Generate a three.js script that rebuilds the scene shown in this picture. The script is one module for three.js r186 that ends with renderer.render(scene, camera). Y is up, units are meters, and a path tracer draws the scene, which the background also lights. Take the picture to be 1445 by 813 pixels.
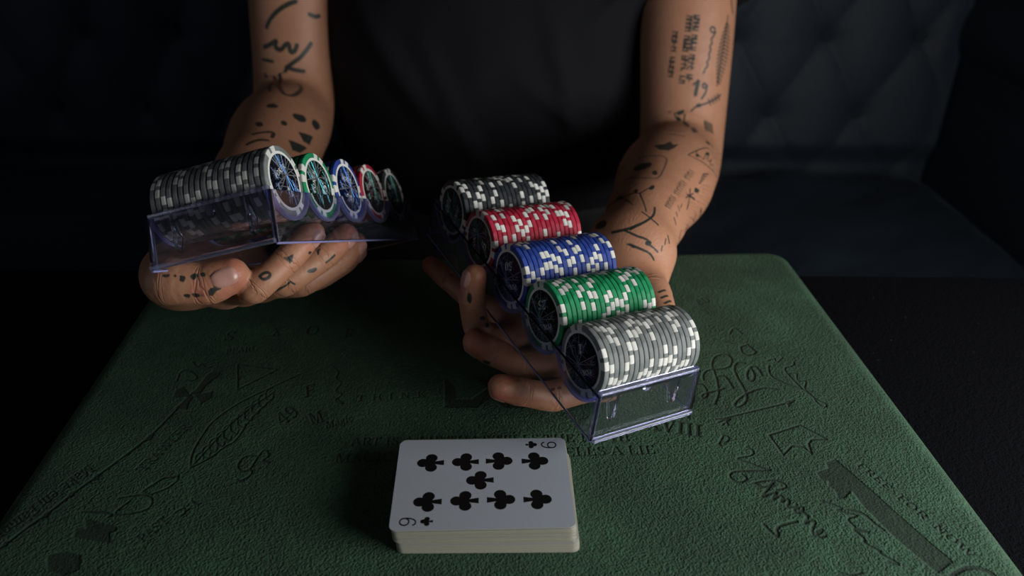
import * as THREE from 'three';
import { mergeGeometries, mergeVertices, toCreasedNormals } from 'three/addons/utils/BufferGeometryUtils.js';
import { RoundedBoxGeometry } from 'three/addons/geometries/RoundedBoxGeometry.js';
import { RectAreaLightUniformsLib } from 'three/addons/lights/RectAreaLightUniformsLib.js';

// ---------------------------------------------------------------- camera, daylight, exposure
const scene = new THREE.Scene();
const renderer = new THREE.WebGLRenderer({ antialias: true });
renderer.toneMapping = THREE.LinearToneMapping;
renderer.toneMappingExposure = 1.0;
renderer.shadowMap.enabled = true;
const V = (x, y, z) => new THREE.Vector3(x, y, z);
const Y0 = 0.70;                                   // height of the green table pad's surface above the floor
const camera = new THREE.PerspectiveCamera(2 * Math.atan(406.5 / 1092.8) * 180 / Math.PI, 1445 / 813, 0.01, 30);
{
  const pitch = 0.532, roll = 0.0081, c = Math.cos(pitch), s = Math.sin(pitch);
  camera.position.set(0, Y0 + 0.3014, 0);
  const up = V(0, c, -s);
  camera.up.copy(V(1, 0, 0).multiplyScalar(-Math.sin(roll)).add(up.multiplyScalar(Math.cos(roll))));
  camera.lookAt(V(0, -s, -c).add(camera.position));
  camera.focus = 0.43; camera.userData.fStop = 6.5;
  scene.add(camera);
}
scene.background = new THREE.Color(0.55, 0.62, 0.7);   // overcast daylight beyond the window
RectAreaLightUniformsLib.init();
const WIN = { x: 0.57, y: Y0 + 0.19, z: -0.12, w: 0.52, h: 0.36, nx: -0.839, nz: -0.545 };   // the window in the canted wall at the right that lights the table: centre and inward normal
{
  const day = new THREE.RectAreaLight(new THREE.Color(1.0, 0.995, 0.975), 8.6, WIN.w, WIN.h);
  day.position.set(WIN.x + 0.01 * WIN.nx, WIN.y, WIN.z + 0.01 * WIN.nz);
  day.lookAt(WIN.x + WIN.nx, WIN.y, WIN.z + WIN.nz);
  day.name = 'window_daylight';
  scene.add(day);
}
const WIN2 = { x: -1.9, y: 1.20, z: 0.60, w: 0.90, h: 0.80, nx: 1, nz: 0 };   // a smaller share of cool light from a far window on the left
{
  const day = new THREE.RectAreaLight(new THREE.Color(0.72, 0.80, 1.0), 0.6, WIN2.w, WIN2.h);
  day.position.set(WIN2.x + 0.01, WIN2.y, WIN2.z);
  day.lookAt(2, WIN2.y, WIN2.z);
  day.name = 'window_daylight_left';
  scene.add(day);
}

// ---------------------------------------------------------------- helpers
function rng(seed) { let a = seed >>> 0; return () => { a = (a + 0x6D2B79F5) | 0; let t = Math.imul(a ^ (a >>> 15), 1 | a); t = (t + Math.imul(t ^ (t >>> 7), 61 | t)) ^ t; return ((t ^ (t >>> 14)) >>> 0) / 4294967296; }; }
const clamp = (x, a, b) => Math.min(b, Math.max(a, x)), mix = (a, b, t) => a + (b - a) * t, smooth = (a, b, x) => { const t = clamp((x - a) / (b - a), 0, 1); return t * t * (3 - 2 * t); };
function hash3(x, y, z) { let h = Math.imul(x, 374761393) ^ Math.imul(y, 668265263) ^ Math.imul(z, 2147483647 - 1013); h = Math.imul(h ^ (h >>> 13), 1274126177); return ((h ^ (h >>> 16)) >>> 0) / 4294967296; }
function noise3(x, y, z = 0) {                     // value noise, -1 .. 1
  const X = Math.floor(x), Y = Math.floor(y), Z = Math.floor(z), f = (t) => t * t * (3 - 2 * t), u = f(x - X), v = f(y - Y), w = f(z - Z);
  const c = (i, j, k) => hash3(X + i, Y + j, Z + k);
  return 2 * mix(mix(mix(c(0, 0, 0), c(1, 0, 0), u), mix(c(0, 1, 0), c(1, 1, 0), u), v), mix(mix(c(0, 0, 1), c(1, 0, 1), u), mix(c(0, 1, 1), c(1, 1, 1), u), v), w) - 1;
}
const fbm = (x, y, z, n = 3) => { let s = 0, a = 0.5; for (let i = 0; i < n; i++) { s += a * noise3(x, y, z); x *= 2.03; y *= 2.03; z *= 2.03; a *= 0.5; } return s; };
function setData(o, label, category, group, kind) { if (label) o.userData.label = label; if (category) o.userData.category = category; if (group) o.userData.group = group; if (kind) o.userData.kind = kind; return o; }
const taken = {};
const numbered = (n) => { const k = taken[n] = (taken[n] ?? -1) + 1; return k ? `${n}_${String(k).padStart(3, '0')}` : n; };
function thing(name, label, category, pos = [0, 0, 0], group) { const o = new THREE.Group(); o.name = numbered(name); o.position.set(...pos); scene.add(o); return setData(o, label, category, group); }
function mesh(name, geo, mat, parent) {
  const o = new THREE.Mesh(geo, mat); o.castShadow = o.receiveShadow = true;
  if (parent && parent !== scene) { const n = parent.children.filter((c) => c.userData.base === name).length; o.name = n ? `${name}_${String(n).padStart(3, '0')}` : name; parent.add(o); Object.defineProperty(o.userData, 'base', { value: name, enumerable: false }); }
  else { o.name = numbered(name); scene.add(o); }
  return o;
}
function struct(name, geo, mat) { const o = new THREE.Mesh(geo, mat); o.castShadow = o.receiveShadow = true; o.name = name; o.userData.kind = 'structure'; scene.add(o); return o; }
const box = (w, h, d, x = 0, y = 0, z = 0) => new THREE.BoxGeometry(w, h, d).translate(x, y, z);
const rbox = (w, h, d, r, x = 0, y = 0, z = 0, s = 3) => new RoundedBoxGeometry(w, h, d, s, r).translate(x, y, z);
const std = (o) => new THREE.MeshStandardMaterial(o), phys = (o) => new THREE.MeshPhysicalMaterial(o);
const lin = (r, g, b) => new THREE.Color().setRGB(r, g, b);
function canvas(w, h) { const c = document.createElement('canvas'); c.width = w; c.height = h; return [c, c.getContext('2d')]; }
function canvasTex(c, srgb = true) { const t = new THREE.CanvasTexture(c); if (srgb) t.colorSpace = THREE.SRGBColorSpace; t.anisotropy = 8; return t; }
function dataTex(w, h, f, srgb = false, wrap = true) {       // f(x, y) -> grey 0..1 or [r, g, b]
  const d = new Uint8Array(w * h * 4);
  for (let y = 0; y < h; y++) for (let x = 0; x < w; x++) { const v = f(x, y), i = 4 * (y * w + x), a = Array.isArray(v) ? v : [v, v, v]; d[i] = clamp(a[0], 0, 1) * 255; d[i + 1] = clamp(a[1], 0, 1) * 255; d[i + 2] = clamp(a[2], 0, 1) * 255; d[i + 3] = 255; }
  const t = new THREE.DataTexture(d, w, h); t.magFilter = THREE.LinearFilter; t.minFilter = THREE.LinearMipmapLinearFilter; t.generateMipmaps = true;
  if (wrap) t.wrapS = t.wrapT = THREE.RepeatWrapping; if (srgb) t.colorSpace = THREE.SRGBColorSpace; t.needsUpdate = true; return t;
}
// tiling value noise on a w x w texture
function tileNoise(x, y, n, seed) { const g = (i, j) => hash3(((i % n) + n) % n, ((j % n) + n) % n, seed), X = Math.floor(x), Y = Math.floor(y), f = (t) => t * t * (3 - 2 * t), u = f(x - X), v = f(y - Y); return mix(mix(g(X, Y), g(X + 1, Y), u), mix(g(X, Y + 1), g(X + 1, Y + 1), u), v); }
const weave = dataTex(256, 256, (x, y) => 0.5 + 0.25 * Math.sin(x * Math.PI / 4) * Math.sin(y * Math.PI / 4) + 0.25 * (tileNoise(x / 2, y / 2, 128, 5) - 0.5));

// ---------------------------------------------------------------- the room
{
  const wallM = std({ color: lin(0.08, 0.08, 0.085), roughness: 0.95 }), floorM = std({ color: lin(0.03, 0.025, 0.022), roughness: 0.7 }), ceilM = std({ color: lin(0.12, 0.12, 0.12), roughness: 1 });
  const X0 = -1.9, X1 = 1.05, Z0 = -1.75, Z1 = 1.9, H = 2.5, T = 0.12;
  struct('floor', box(X1 - X0 + 2 * T, T, Z1 - Z0 + 2 * T, (X0 + X1) / 2, -T / 2, (Z0 + Z1) / 2), floorM);
  struct('ceiling', box(X1 - X0 + 2 * T, T, Z1 - Z0 + 2 * T, (X0 + X1) / 2, H + T / 2, (Z0 + Z1) / 2), ceilM);
  struct('wall_back', box(X1 - X0 + 2 * T, H, T, (X0 + X1) / 2, H / 2, Z0 - T / 2), wallM);
  struct('wall_front', box(X1 - X0 + 2 * T, H, T, (X0 + X1) / 2, H / 2, Z1 + T / 2), wallM);
  // the right side: straight beside the sofa, then canted (with the window), then straight again
  const t0 = 0.745, len = 1.23, cx = WIN.x - WIN.nz * t0, cz = WIN.z + WIN.nx * t0, ex = cx + WIN.nz * len, ez = cz - WIN.nx * len;   // the canted wall runs from (cx, cz) to (ex, ez)
  struct('wall_right', box(T, H, cz - Z0 + 0.04, cx + T / 2, H / 2, (Z0 + cz + 0.04) / 2), wallM);
  struct('wall_right_near', box(T, H, Z1 - ez + 0.04, ex + T / 2, H / 2, (Z1 + ez - 0.04) / 2), wallM);
  const fm = std({ color: lin(0.3, 0.3, 0.3), roughness: 0.5 }), paneM = phys({ color: 0xffffff, roughness: 0, transmission: 1, thickness: 0 });
  const windowed = (name, number, Wn, l0, l1) => {             // a wall with one opening, from l0 to l1 along its own x; z points into the room
    const b0 = Wn.y - Wn.h / 2, b1 = Wn.y + Wn.h / 2, turn = Math.atan2(Wn.nx, Wn.nz), put = (g) => g.rotateY(turn).translate(Wn.x, 0, Wn.z);
    struct(name, put(mergeGeometries([box(-Wn.w / 2 - l0, H, T, (l0 - Wn.w / 2) / 2, H / 2, -T / 2), box(l1 - Wn.w / 2, H, T, (l1 + Wn.w / 2) / 2, H / 2, -T / 2), box(Wn.w, b0, T, 0, b0 / 2, -T / 2), box(Wn.w, H - b1, T, 0, (H + b1) / 2, -T / 2)])), wallM);
    const w = new THREE.Group(); w.name = `window_${number}`; w.userData.kind = 'structure'; scene.add(w);
    mesh('window_frame', put(mergeGeometries([box(Wn.w, 0.03, 0.05, 0, b0 + 0.015, -T / 2), box(Wn.w, 0.03, 0.05, 0, b1 - 0.015, -T / 2), box(0.03, Wn.h - 0.06, 0.05, Wn.w / 2 - 0.015, Wn.y, -T / 2), box(0.03, Wn.h - 0.06, 0.05, -Wn.w / 2 + 0.015, Wn.y, -T / 2)])), fm, w);
    mesh('pane', put(box(Wn.w - 0.06, Wn.h - 0.06, 0.004, 0, Wn.y, -T / 2)), paneM, w);
  };
  windowed('wall_right_canted', 1, WIN, -t0, len - t0);
  windowed('wall_left', 2, WIN2, WIN2.z - Z1, WIN2.z - Z0);
}

// ---------------------------------------------------------------- racks: where each stands (axes fitted to the photograph); local x runs along the rows, y up, z = x cross y
const pose = (x, y, at) => { const X = V(...x).normalize(), Y = V(...y); Y.addScaledVector(X, -X.dot(Y)).normalize(); const Z = V(0, 0, 0).crossVectors(X, Y); return new THREE.Matrix4().makeBasis(X, Y, Z).setPosition(at[0], at[1] + Y0, at[2]); };
const RACK_R = { m: pose([0.4835, -0.141, 0.8639], [0.1699, 0.9833, 0.0654], [0.0263, 0.0714, -0.414]), p: 0.0397, L: 0.0649, face: 1 };     // labelled faces towards +z
const RACK_L = { m: pose([-0.2149, 0.4309, 0.8764], [-0.211, 0.8557, -0.4725], [-0.1376, 0.0957, -0.4585]), p: 0.0401, L: 0.0697, face: -1 };  // labelled faces towards -z
const inR = (e1, e2, e3) => V(e1, e3, -e2).applyMatrix4(RACK_R.m), inL = (e1, e2, e3) => V(e1, e3, -e2).applyMatrix4(RACK_L.m);
// ---------------------------------------------------------------- what is pressed into the pad, in millimetres from its far left corner (right, nearer)
function emboss(g) {
  const curve = (w, closed, p) => { g.lineWidth = w + 0.35; g.beginPath(); g.moveTo(p[0], p[1]); const n = p.length / 2; if (n < 3 || closed) { for (let i = 1; i < n; i++) g.lineTo(p[2 * i], p[2 * i + 1]); if (closed) g.closePath(); } else { for (let i = 1; i < n - 1; i++) g.quadraticCurveTo(p[2 * i], p[2 * i + 1], (p[2 * i] + p[2 * i + 2]) / 2, (p[2 * i + 1] + p[2 * i + 3]) / 2); g.lineTo(p[2 * n - 2], p[2 * n - 1]); } g.stroke(); };
  const shape = (p) => { g.beginPath(); g.moveTo(p[0], p[1]); for (let i = 2; i < p.length; i += 2) g.lineTo(p[i], p[i + 1]); g.closePath(); g.globalAlpha = 0.85; g.fill(); g.globalAlpha = 1; };
  const words = (t, x, y, a, w, h, style) => { g.save(); g.translate(x, y); g.rotate(a); g.font = `${style} 40px serif`; const m = g.measureText(t).width; g.scale(w / m, h / 28); g.fillText(t, 0, 0);  g.restore(); };
  curve(0.9, 0, [422.8, 124.9, 427.4, 114.4, 431.6, 125.2]);
  curve(0.5, 0, [409.1, 129.5, 420.9, 135.9]);
  curve(1.1, 1, [425.4, 140.3, 424.3, 146.8, 426.1, 150.2, 431.1, 149.6, 433.8, 147.2, 430.9, 138]);
  curve(1.1, 0, [390.2, 176.3, 390.9, 170.4, 396.6, 164.6, 405.7, 165, 412.1, 162.2, 415.8, 154.5, 413.5, 148, 405.5, 149.3, 399.6, 160.1, 399.8, 167.7, 398.4, 181, 395.6, 192.2, 390.7, 200.2]);
  curve(1.1, 0, [383.7, 180.3, 388.1, 179.1, 389.7, 186.3, 388.6, 191.9, 384.7, 195.1, 385.1, 190.3, 392.8, 187.9, 400.7, 185.4]);
  curve(1.4, 0, [401.3, 172.3, 404.9, 171, 406.3, 178.4, 406.6, 184.9]);
  curve(1.3, 0, [422.2, 159.5, 418.6, 156.2, 413.5, 163.8, 412.6, 172.8, 413.4, 184.5, 413.4, 192.9, 410.4, 199.7, 403.6, 204.7, 401.9, 202, 407.4, 195.4, 416.5, 188.9, 426.7, 185.1, 433.9, 187.5]);
  curve(1.3, 0, [429.5, 172.8, 429.5, 162.9, 424.9, 162.7, 419.3, 171.6, 418.8, 179, 422.9, 177.7, 425.2, 170.4, 424.5, 164.2]);
  curve(0.9, 0, [389.6, 214.5, 437.2, 200.6]);
  curve(0.9, 0, [387.3, 213.8, 395.5, 214.8]);
  curve(0.9, 0, [388.1, 217, 394.8, 214.1]);
  curve(0.9, 0, [389.9, 219.6, 395.9, 214.8]);
  curve(0.9, 0, [393.3, 213.4, 393.1, 220]);
  curve(0.9, 0, [380.4, 191.5, 370.8, 212.4]);
  curve(0.9, 0, [376, 196.8, 371.6, 212.4]);
  curve(0.6, 0, [438.5, 157.1, 444.1, 153.3, 443.5, 160.4, 449.4, 154.4]);
  curve(0.7, 0, [437.6, 162.5, 432.7, 172.9, 441.9, 182.9, 448.6, 186.7, 454.1, 193.3, 453.8, 202.9, 457.4, 207.1, 459.8, 203.2, 455.7, 200.3, 449.5, 186.8, 447.6, 177.3, 445.5, 165.1, 453.4, 163.9, 455.6, 159.4]);
  curve(0.6, 0, [447.9, 171.3, 453.9, 170.1, 449.2, 180.3, 456.9, 179.1, 450.4, 189, 456, 190.6]);
  curve(0.9, 1, [414.5, 229.8, 435.6, 222, 446.8, 235, 437.9, 234.6, 434.6, 238.2, 433.3, 246.3, 430.4, 240.7, 424.7, 239.2, 417, 246.4]);
  curve(0.9, 0, [398, 239.3, 401.5, 242.1, 399.4, 246.5, 387.8, 247.8, 395.3, 251.6, 402.1, 257, 407.7, 258.5, 389.7, 257.7, 382.7, 258.7, 381.2, 263.6, 385.5, 267.1, 391.3, 264.1, 388.8, 260.7]);
  curve(1.3, 0, [394.1, 268.3, 396.3, 270.8, 400.1, 270.2, 405, 266.4, 396.7, 274.8, 393.9, 277.8, 397.3, 276.4, 402.2, 274.3, 403.1, 275.1, 398.3, 280.3, 403.7, 276.7, 405.5, 278.4, 402.4, 282.1, 406.9, 279.2, 407.8, 281.6, 404.7, 285.2, 408.1, 285.4]);
  curve(1.3, 0, [410.4, 284, 407, 288.3, 409.3, 289.9, 413.3, 287.1, 412.4, 284.8, 409.3, 286.9, 412.7, 290.1, 413.3, 293.1, 408.8, 297.2, 413.3, 294.5, 416.3, 295.4, 411.9, 300.9, 411.3, 305.1, 415.4, 303.2, 417.7, 300.5, 413.8, 301.7, 413.3, 305.9, 417.5, 305]);
  curve(1.3, 0, [388.9, 296.3, 390.8, 302.1, 394.2, 305, 393.9, 298, 406.3, 294.9]);
  curve(0.9, 0, [392.6, 267.4, 403.2, 264.6, 409.1, 268.2, 410.3, 271.5, 403.9, 272.8]);
  curve(2.2, 0, [467.2, 331.5, 473.5, 327.9, 480.7, 326.6, 485.7, 329.1, 487.6, 333]);
  curve(0.9, 0, [424.2, 281.5, 436.5, 288.2, 427.4, 287.8, 441.4, 292.9, 431.7, 293.9, 435.3, 301.3, 432, 301.1, 442.8, 304.5, 431.5, 299.7, 436.6, 308.3, 433.8, 309.6, 441.5, 316.7, 437.8, 315.2, 447.3, 324.8, 441.2, 321.9]);
  curve(1.2, 0, [435.4, 288.1, 442.7, 290, 445.4, 298.9, 448.2, 302.6]);
  curve(0.8, 0, [414.5, 326.4, 418.6, 329.2, 425.7, 327.6]);
  curve(0.7, 0, [151.1, 151.1, 157.3, 156.1, 154.9, 165, 160.8, 169, 155.8, 177.4, 163.2, 180.6, 156.3, 186.5, 165.6, 191.7, 156.6, 183.1]);
  curve(0.7, 0, [55.5, 162.5, 53.7, 152.4, 58.3, 150.4, 67.4, 158.6, 66.1, 162.9, 60.4, 161.6]);
  curve(0.7, 0, [59.3, 142.4, 65.1, 150.7, 64.8, 142.6, 69.5, 149.7, 73, 148]);
  curve(0.6, 1, [89.3, 146, 116.4, 152.9, 95.9, 172.8]);
  curve(0.7, 0, [87.7, 241.9, 84.4, 232.6, 86.3, 215.3, 88.7, 202.5, 100.3, 185.4, 114.2, 173.6]);
  curve(0.5, 0, [114.2, 173.6, 132.1, 158.1]);
  curve(0.7, 0, [87.7, 241.9, 96.5, 234.9, 101.9, 224.9, 106.9, 221.6, 109.3, 207.2, 112.8, 195.9, 119.9, 182.2]);
  curve(0.6, 0, [87.7, 241.9, 98.1, 210.4, 106.1, 193.6, 118.8, 177]);
  curve(0.5, 0, [89.4, 238.4, 86.9, 232.2, 90.2, 229.4]);
  curve(0.5, 0, [89.4, 238.4, 93.1, 239.5, 92.3, 234.3]);
  curve(0.5, 0, [91.8, 233.4, 89.1, 226.5, 92.5, 223.7]);
  curve(0.5, 0, [91.8, 233.4, 95.7, 235.4, 95, 230.3]);
  curve(0.5, 0, [94.2, 228.4, 91.3, 220.7, 94.8, 217.9]);
  curve(0.5, 0, [94.2, 228.4, 98.4, 231.1, 97.7, 226.1]);
  curve(0.5, 0, [96.7, 223.2, 93.7, 214.9, 97.3, 212.1]);
  curve(0.5, 0, [96.7, 223.2, 101.1, 226.6, 100.5, 221.6]);
  curve(0.5, 0, [99.2, 217.9, 96.2, 209.1, 99.8, 206.3]);
  curve(0.5, 0, [99.2, 217.9, 103.8, 221.8, 103.2, 216.7]);
  curve(0.5, 0, [101.8, 212.4, 98.7, 203.4, 102.4, 200.5]);
  curve(0.5, 0, [101.8, 212.4, 106.4, 216.6, 105.9, 211.5]);
  curve(0.5, 0, [104.4, 206.9, 101.4, 197.7, 105.1, 194.8]);
  curve(0.5, 0, [104.4, 206.9, 109.1, 211.1, 108.6, 205.9]);
  curve(0.5, 0, [107.1, 201.3, 104.2, 192.1, 108, 189]);
  curve(0.5, 0, [107.1, 201.3, 111.7, 205.2, 111.2, 199.8]);
  curve(0.5, 0, [109.9, 195.5, 107.1, 186.5, 110.9, 183.3]);
  curve(0.5, 0, [109.9, 195.5, 114.4, 199, 113.9, 193.3]);
  curve(0.5, 0, [112.7, 189.6, 110, 181, 113.9, 177.7]);
  curve(0.5, 0, [112.7, 189.6, 117.1, 192.3, 116.6, 186.4]);
  curve(0.5, 0, [115.6, 183.5, 113.1, 175.5, 117, 172]);
  curve(0.5, 0, [115.6, 183.5, 119.8, 185.4, 119.3, 179.1]);
  curve(0.8, 0, [121.6, 234.3, 115.4, 232.3, 112.2, 240.5, 115.3, 246.4, 120.6, 245, 122, 236, 124.7, 227.6, 129.2, 234.7, 124.7, 237.8, 129.7, 239.7]);
  curve(0.9, 0, [120.6, 245, 123.5, 247.5, 117.2, 253.9, 115, 251.9]);
  curve(1.1, 0, [12.5, 293.8, 15.2, 289.6, 18.4, 282, 25.5, 271.6, 31.4, 259.2, 38.9, 246.9, 56.8, 215.9, 63.7, 192.6, 69, 174.2]);
  curve(0.7, 1, [82.9, 248.1, 75.2, 249.3, 67.7, 258.7, 72.8, 261.1, 79.8, 257, 83.5, 251.9]);
  curve(0.7, 0, [56.9, 263.2, 63.5, 261.4, 70.1, 261, 75.9, 265.5, 75.4, 271.8, 67.1, 274.2, 57.3, 275.1, 63.7, 265]);
  curve(0.8, 0, [41.8, 271.7, 49.9, 271.8, 59.1, 274.5, 56.6, 275.8]);
  curve(0.7, 0, [89.6, 274.6, 92.5, 270.5, 95.3, 274.8, 92.5, 277.4, 96, 272.1]);
  curve(0.7, 0, [95.3, 266.4, 98.3, 269.4, 100.7, 268.8]);
  shape([441.5, 198.6, 434.8, 198.7, 435, 205.4]);
  shape([445, 250.9, 455.4, 277.5, 458.8, 287.7, 467, 309.8, 472.8, 323.4, 461.7, 329.9, 451.8, 309.1, 444.7, 285.5, 443.9, 275.4, 437.5, 280.6, 434, 280.4, 434.9, 274.2, 432.7, 271.7, 434, 267.7, 430.5, 265.9, 430.1, 260.8, 437.9, 258.2, 438.6, 253.5]);
  shape([224.8, 165, 225.1, 196.4, 244.8, 197.2, 252.8, 188.7, 261.2, 198, 281.4, 198.8, 282.1, 190, 266.8, 189.3, 253.1, 177.3, 241.9, 188.9, 231.8, 188.5, 231.3, 177.1]);
  shape([243.4, 165.9, 253, 180.2, 267.1, 166.9, 258, 166.5, 253.3, 171.5, 249.8, 166.1]);
  shape([68.9, 176.9, 72.6, 155.9, 75.1, 153.1, 80.3, 155.2, 80.9, 157.4, 75.3, 168.1, 73.4, 179.1]);
  shape([68.9, 178.9, 58.2, 179.1, 57.6, 171.1, 61.3, 168.5, 65.7, 174.6]);
  shape([70.5, 178, 81.1, 173.8, 82, 180.5, 76.9, 186.8, 75.2, 183.3]);
  shape([70.8, 179, 69.8, 184.1, 70.7, 191.1, 62.7, 190.1, 65, 184.9, 67, 176.8]);
  shape([12.4, 293.8, 12.1, 289.8, 15, 288.9, 15.2, 293]);
  shape([23.3, 275.9, 23.2, 271.5, 26.2, 270.5, 26.3, 274.9]);
  shape([29.9, 262, 29.8, 257.4, 32.9, 256.3, 33, 261]);
  shape([37.9, 249.9, 37.9, 245, 41.1, 243.9, 41.1, 248.8]);
  shape([55, 219.3, 55.1, 213.7, 58.6, 212.5, 58.4, 218]);
  shape([45.3, 276.6, 63.2, 282.8, 63.8, 285.4, 61.7, 286.6, 64.3, 293.1, 44.8, 288.4, 43.3, 282.5, 48.6, 283.4]);
  shape([37, 299.3, 43.7, 297.2, 53.1, 300, 56.1, 308.5, 50.2, 312, 40.9, 307.8]);
  words('FREE  FOR  NOW', 454.3, 255.7, 1.168, 72, 4.2, 'normal');
  words('P', 380.8, 235.6, 0.607, 6.7, 10, 'normal');
  words('XVIII', 342.7, 221.1, 0.268, 33.4, 11, 'bold');
  words('ART IS A LIE THAT TELLS THE TRUTH', 172.3, 228.1, 0.019, 160.5, 6.6, 'normal');
  words('MAGIC IS A TRUTH THAT TELLS A LIE', 165.1, 241.6, 0.004, 180.2, 6.9, 'normal');
  words('S', 71.8, 118.3, 0.042, 7.2, 11.3, 'normal');
  words('PEARL', 78, 134.5, -0.159, 20.5, 6, 'normal');
  words('X', 103.9, 113.6, -0.089, 6.7, 10, 'normal');
  words('O', 126, 112.8, 0.042, 10.3, 10.7, 'normal');
  words('R', 153.4, 117.5, 0.042, 7.3, 10.6, 'normal');
  words('F', 138.4, 183, -0.413, 7.9, 11, 'italic');
  words('49', 130.7, 209.1, -0.913, 14.2, 11, 'italic');
  words('M', 147.2, 209.2, -0.402, 8.8, 10.7, 'normal');
  words('Magic', 156.4, 212.8, -0.391, 16.5, 5.9, 'italic');
  words('T  H  I  N  K', 171.5, 187.9, -0.055, 42, 5.6, 'normal');
  words('TRAWLER', 63.5, 244.1, -1.207, 40, 6, 'normal');
  words("Make 'em Famous", 30.7, 236.6, 2.073, 59, 7.1, 'italic');
  words('PAST', 79.8, 293.7, -0.975, 16.5, 5.9, 'normal');
  words('AD', 410.8, 85.2, -0.400, 11.8, 6.8, 'normal');
}
// ---------------------------------------------------------------- table, cloth and pad
const TX = -0.44, TZ0 = -0.578, TZ1 = 0.02, TW = 1.84;        // black table: far edge at TZ0
{
  const yTop = Y0 - 0.025;
  const table = thing('table', 'plain table hidden under the black tablecloth', 'table', [TX, 0, (TZ0 + TZ1) / 2]);
  const wood = std({ color: lin(0.05, 0.03, 0.02), roughness: 0.6 });
  const d = TZ1 - TZ0 - 0.02, w = TW - 0.02;
  mesh('tabletop', rbox(w, 0.022, d, 0.004, 0, yTop - 0.004 - 0.011, 0), wood, table);
  for (const sx of [-1, 1]) for (const sz of [-1, 1]) mesh('leg', box(0.045, yTop - 0.026, 0.045, sx * (w / 2 - 0.06), (yTop - 0.026) / 2, sz * (d / 2 - 0.05)), wood, table);
  // tablecloth: a top sheet and a short drop on each side, 3 mm thick, softly rounded at the edge
  const sh = new THREE.Shape(); const hw = TW / 2, hd = (TZ1 - TZ0) / 2, r = 0.02;
  sh.moveTo(-hw + r, -hd); sh.lineTo(hw - r, -hd); sh.quadraticCurveTo(hw, -hd, hw, -hd + r); sh.lineTo(hw, hd - r); sh.quadraticCurveTo(hw, hd, hw - r, hd); sh.lineTo(-hw + r, hd); sh.quadraticCurveTo(-hw, hd, -hw, hd - r); sh.lineTo(-hw, -hd + r); sh.quadraticCurveTo(-hw, -hd, -hw + r, -hd);
  const inner = new THREE.Path(); const g = 0.003; inner.moveTo(-hw + g, -hd + g); inner.lineTo(-hw + g, hd - g); inner.lineTo(hw - g, hd - g); inner.lineTo(hw - g, -hd + g); inner.closePath();
  const top = new THREE.ExtrudeGeometry(sh, { depth: 0.0005, bevelEnabled: true, bevelThickness: 0.0025, bevelSize: 0.002, bevelSegments: 3, curveSegments: 6 }).rotateX(-Math.PI / 2).translate(0, -0.003, 0);
  const ring = sh.clone(); ring.holes.push(inner);
  const drop = new THREE.ExtrudeGeometry(ring, { depth: 0.055, bevelEnabled: false, curveSegments: 6 }).rotateX(-Math.PI / 2).translate(0, -0.058, 0);
  const spk = rng(4), lint = [];
  const pile = dataTex(256, 256, (x, y) => tileNoise(x / 1.3, y / 1.3, 197, 31) * 0.6 + tileNoise(x / 4, y / 4, 64, 32) * 0.4);
  pile.repeat.set(1 / 0.11, 1 / 0.11);
  const clothM = phys({ color: lin(0.0030, 0.0032, 0.0046), roughness: 0.95, specularIntensity: 0.12, bumpMap: pile, bumpScale: 0.0006, sheen: 0.04, sheenColor: lin(0.03, 0.032, 0.04), sheenRoughness: 0.6 });
  const o = mesh('tablecloth', mergeGeometries([top, drop]), clothM);
  o.position.set(TX, yTop, (TZ0 + TZ1) / 2);
  setData(o, 'black felt tablecloth around the green pad, specked with pale lint', 'tablecloth');
  const white = std({ color: lin(0.07, 0.07, 0.075), roughness: 1 });
  for (let i = 0; i < 40; i++) { const a = spk() * Math.PI, l = 0.0004 + 0.0007 * spk(), q = new THREE.CylinderGeometry(0.00012, 0.00012, l, 5).rotateZ(Math.PI / 2).rotateY(a).translate(0.62 + spk() * 0.30, 0.0003, 0.05 - spk() * 0.32); lint.push(q); }
  const lo = mesh('lint', mergeGeometries(lint), white, o); lo.userData.kind = 'stuff'; lo.userData.label = 'pale lint fibres';
}
const PAD = { yaw: 0.0566, x0: -0.2451, x1: 0.2608, z0: -0.5665, z1: -0.15, t: 0.024 };   // in the pad's own turned axes, metres
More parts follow.
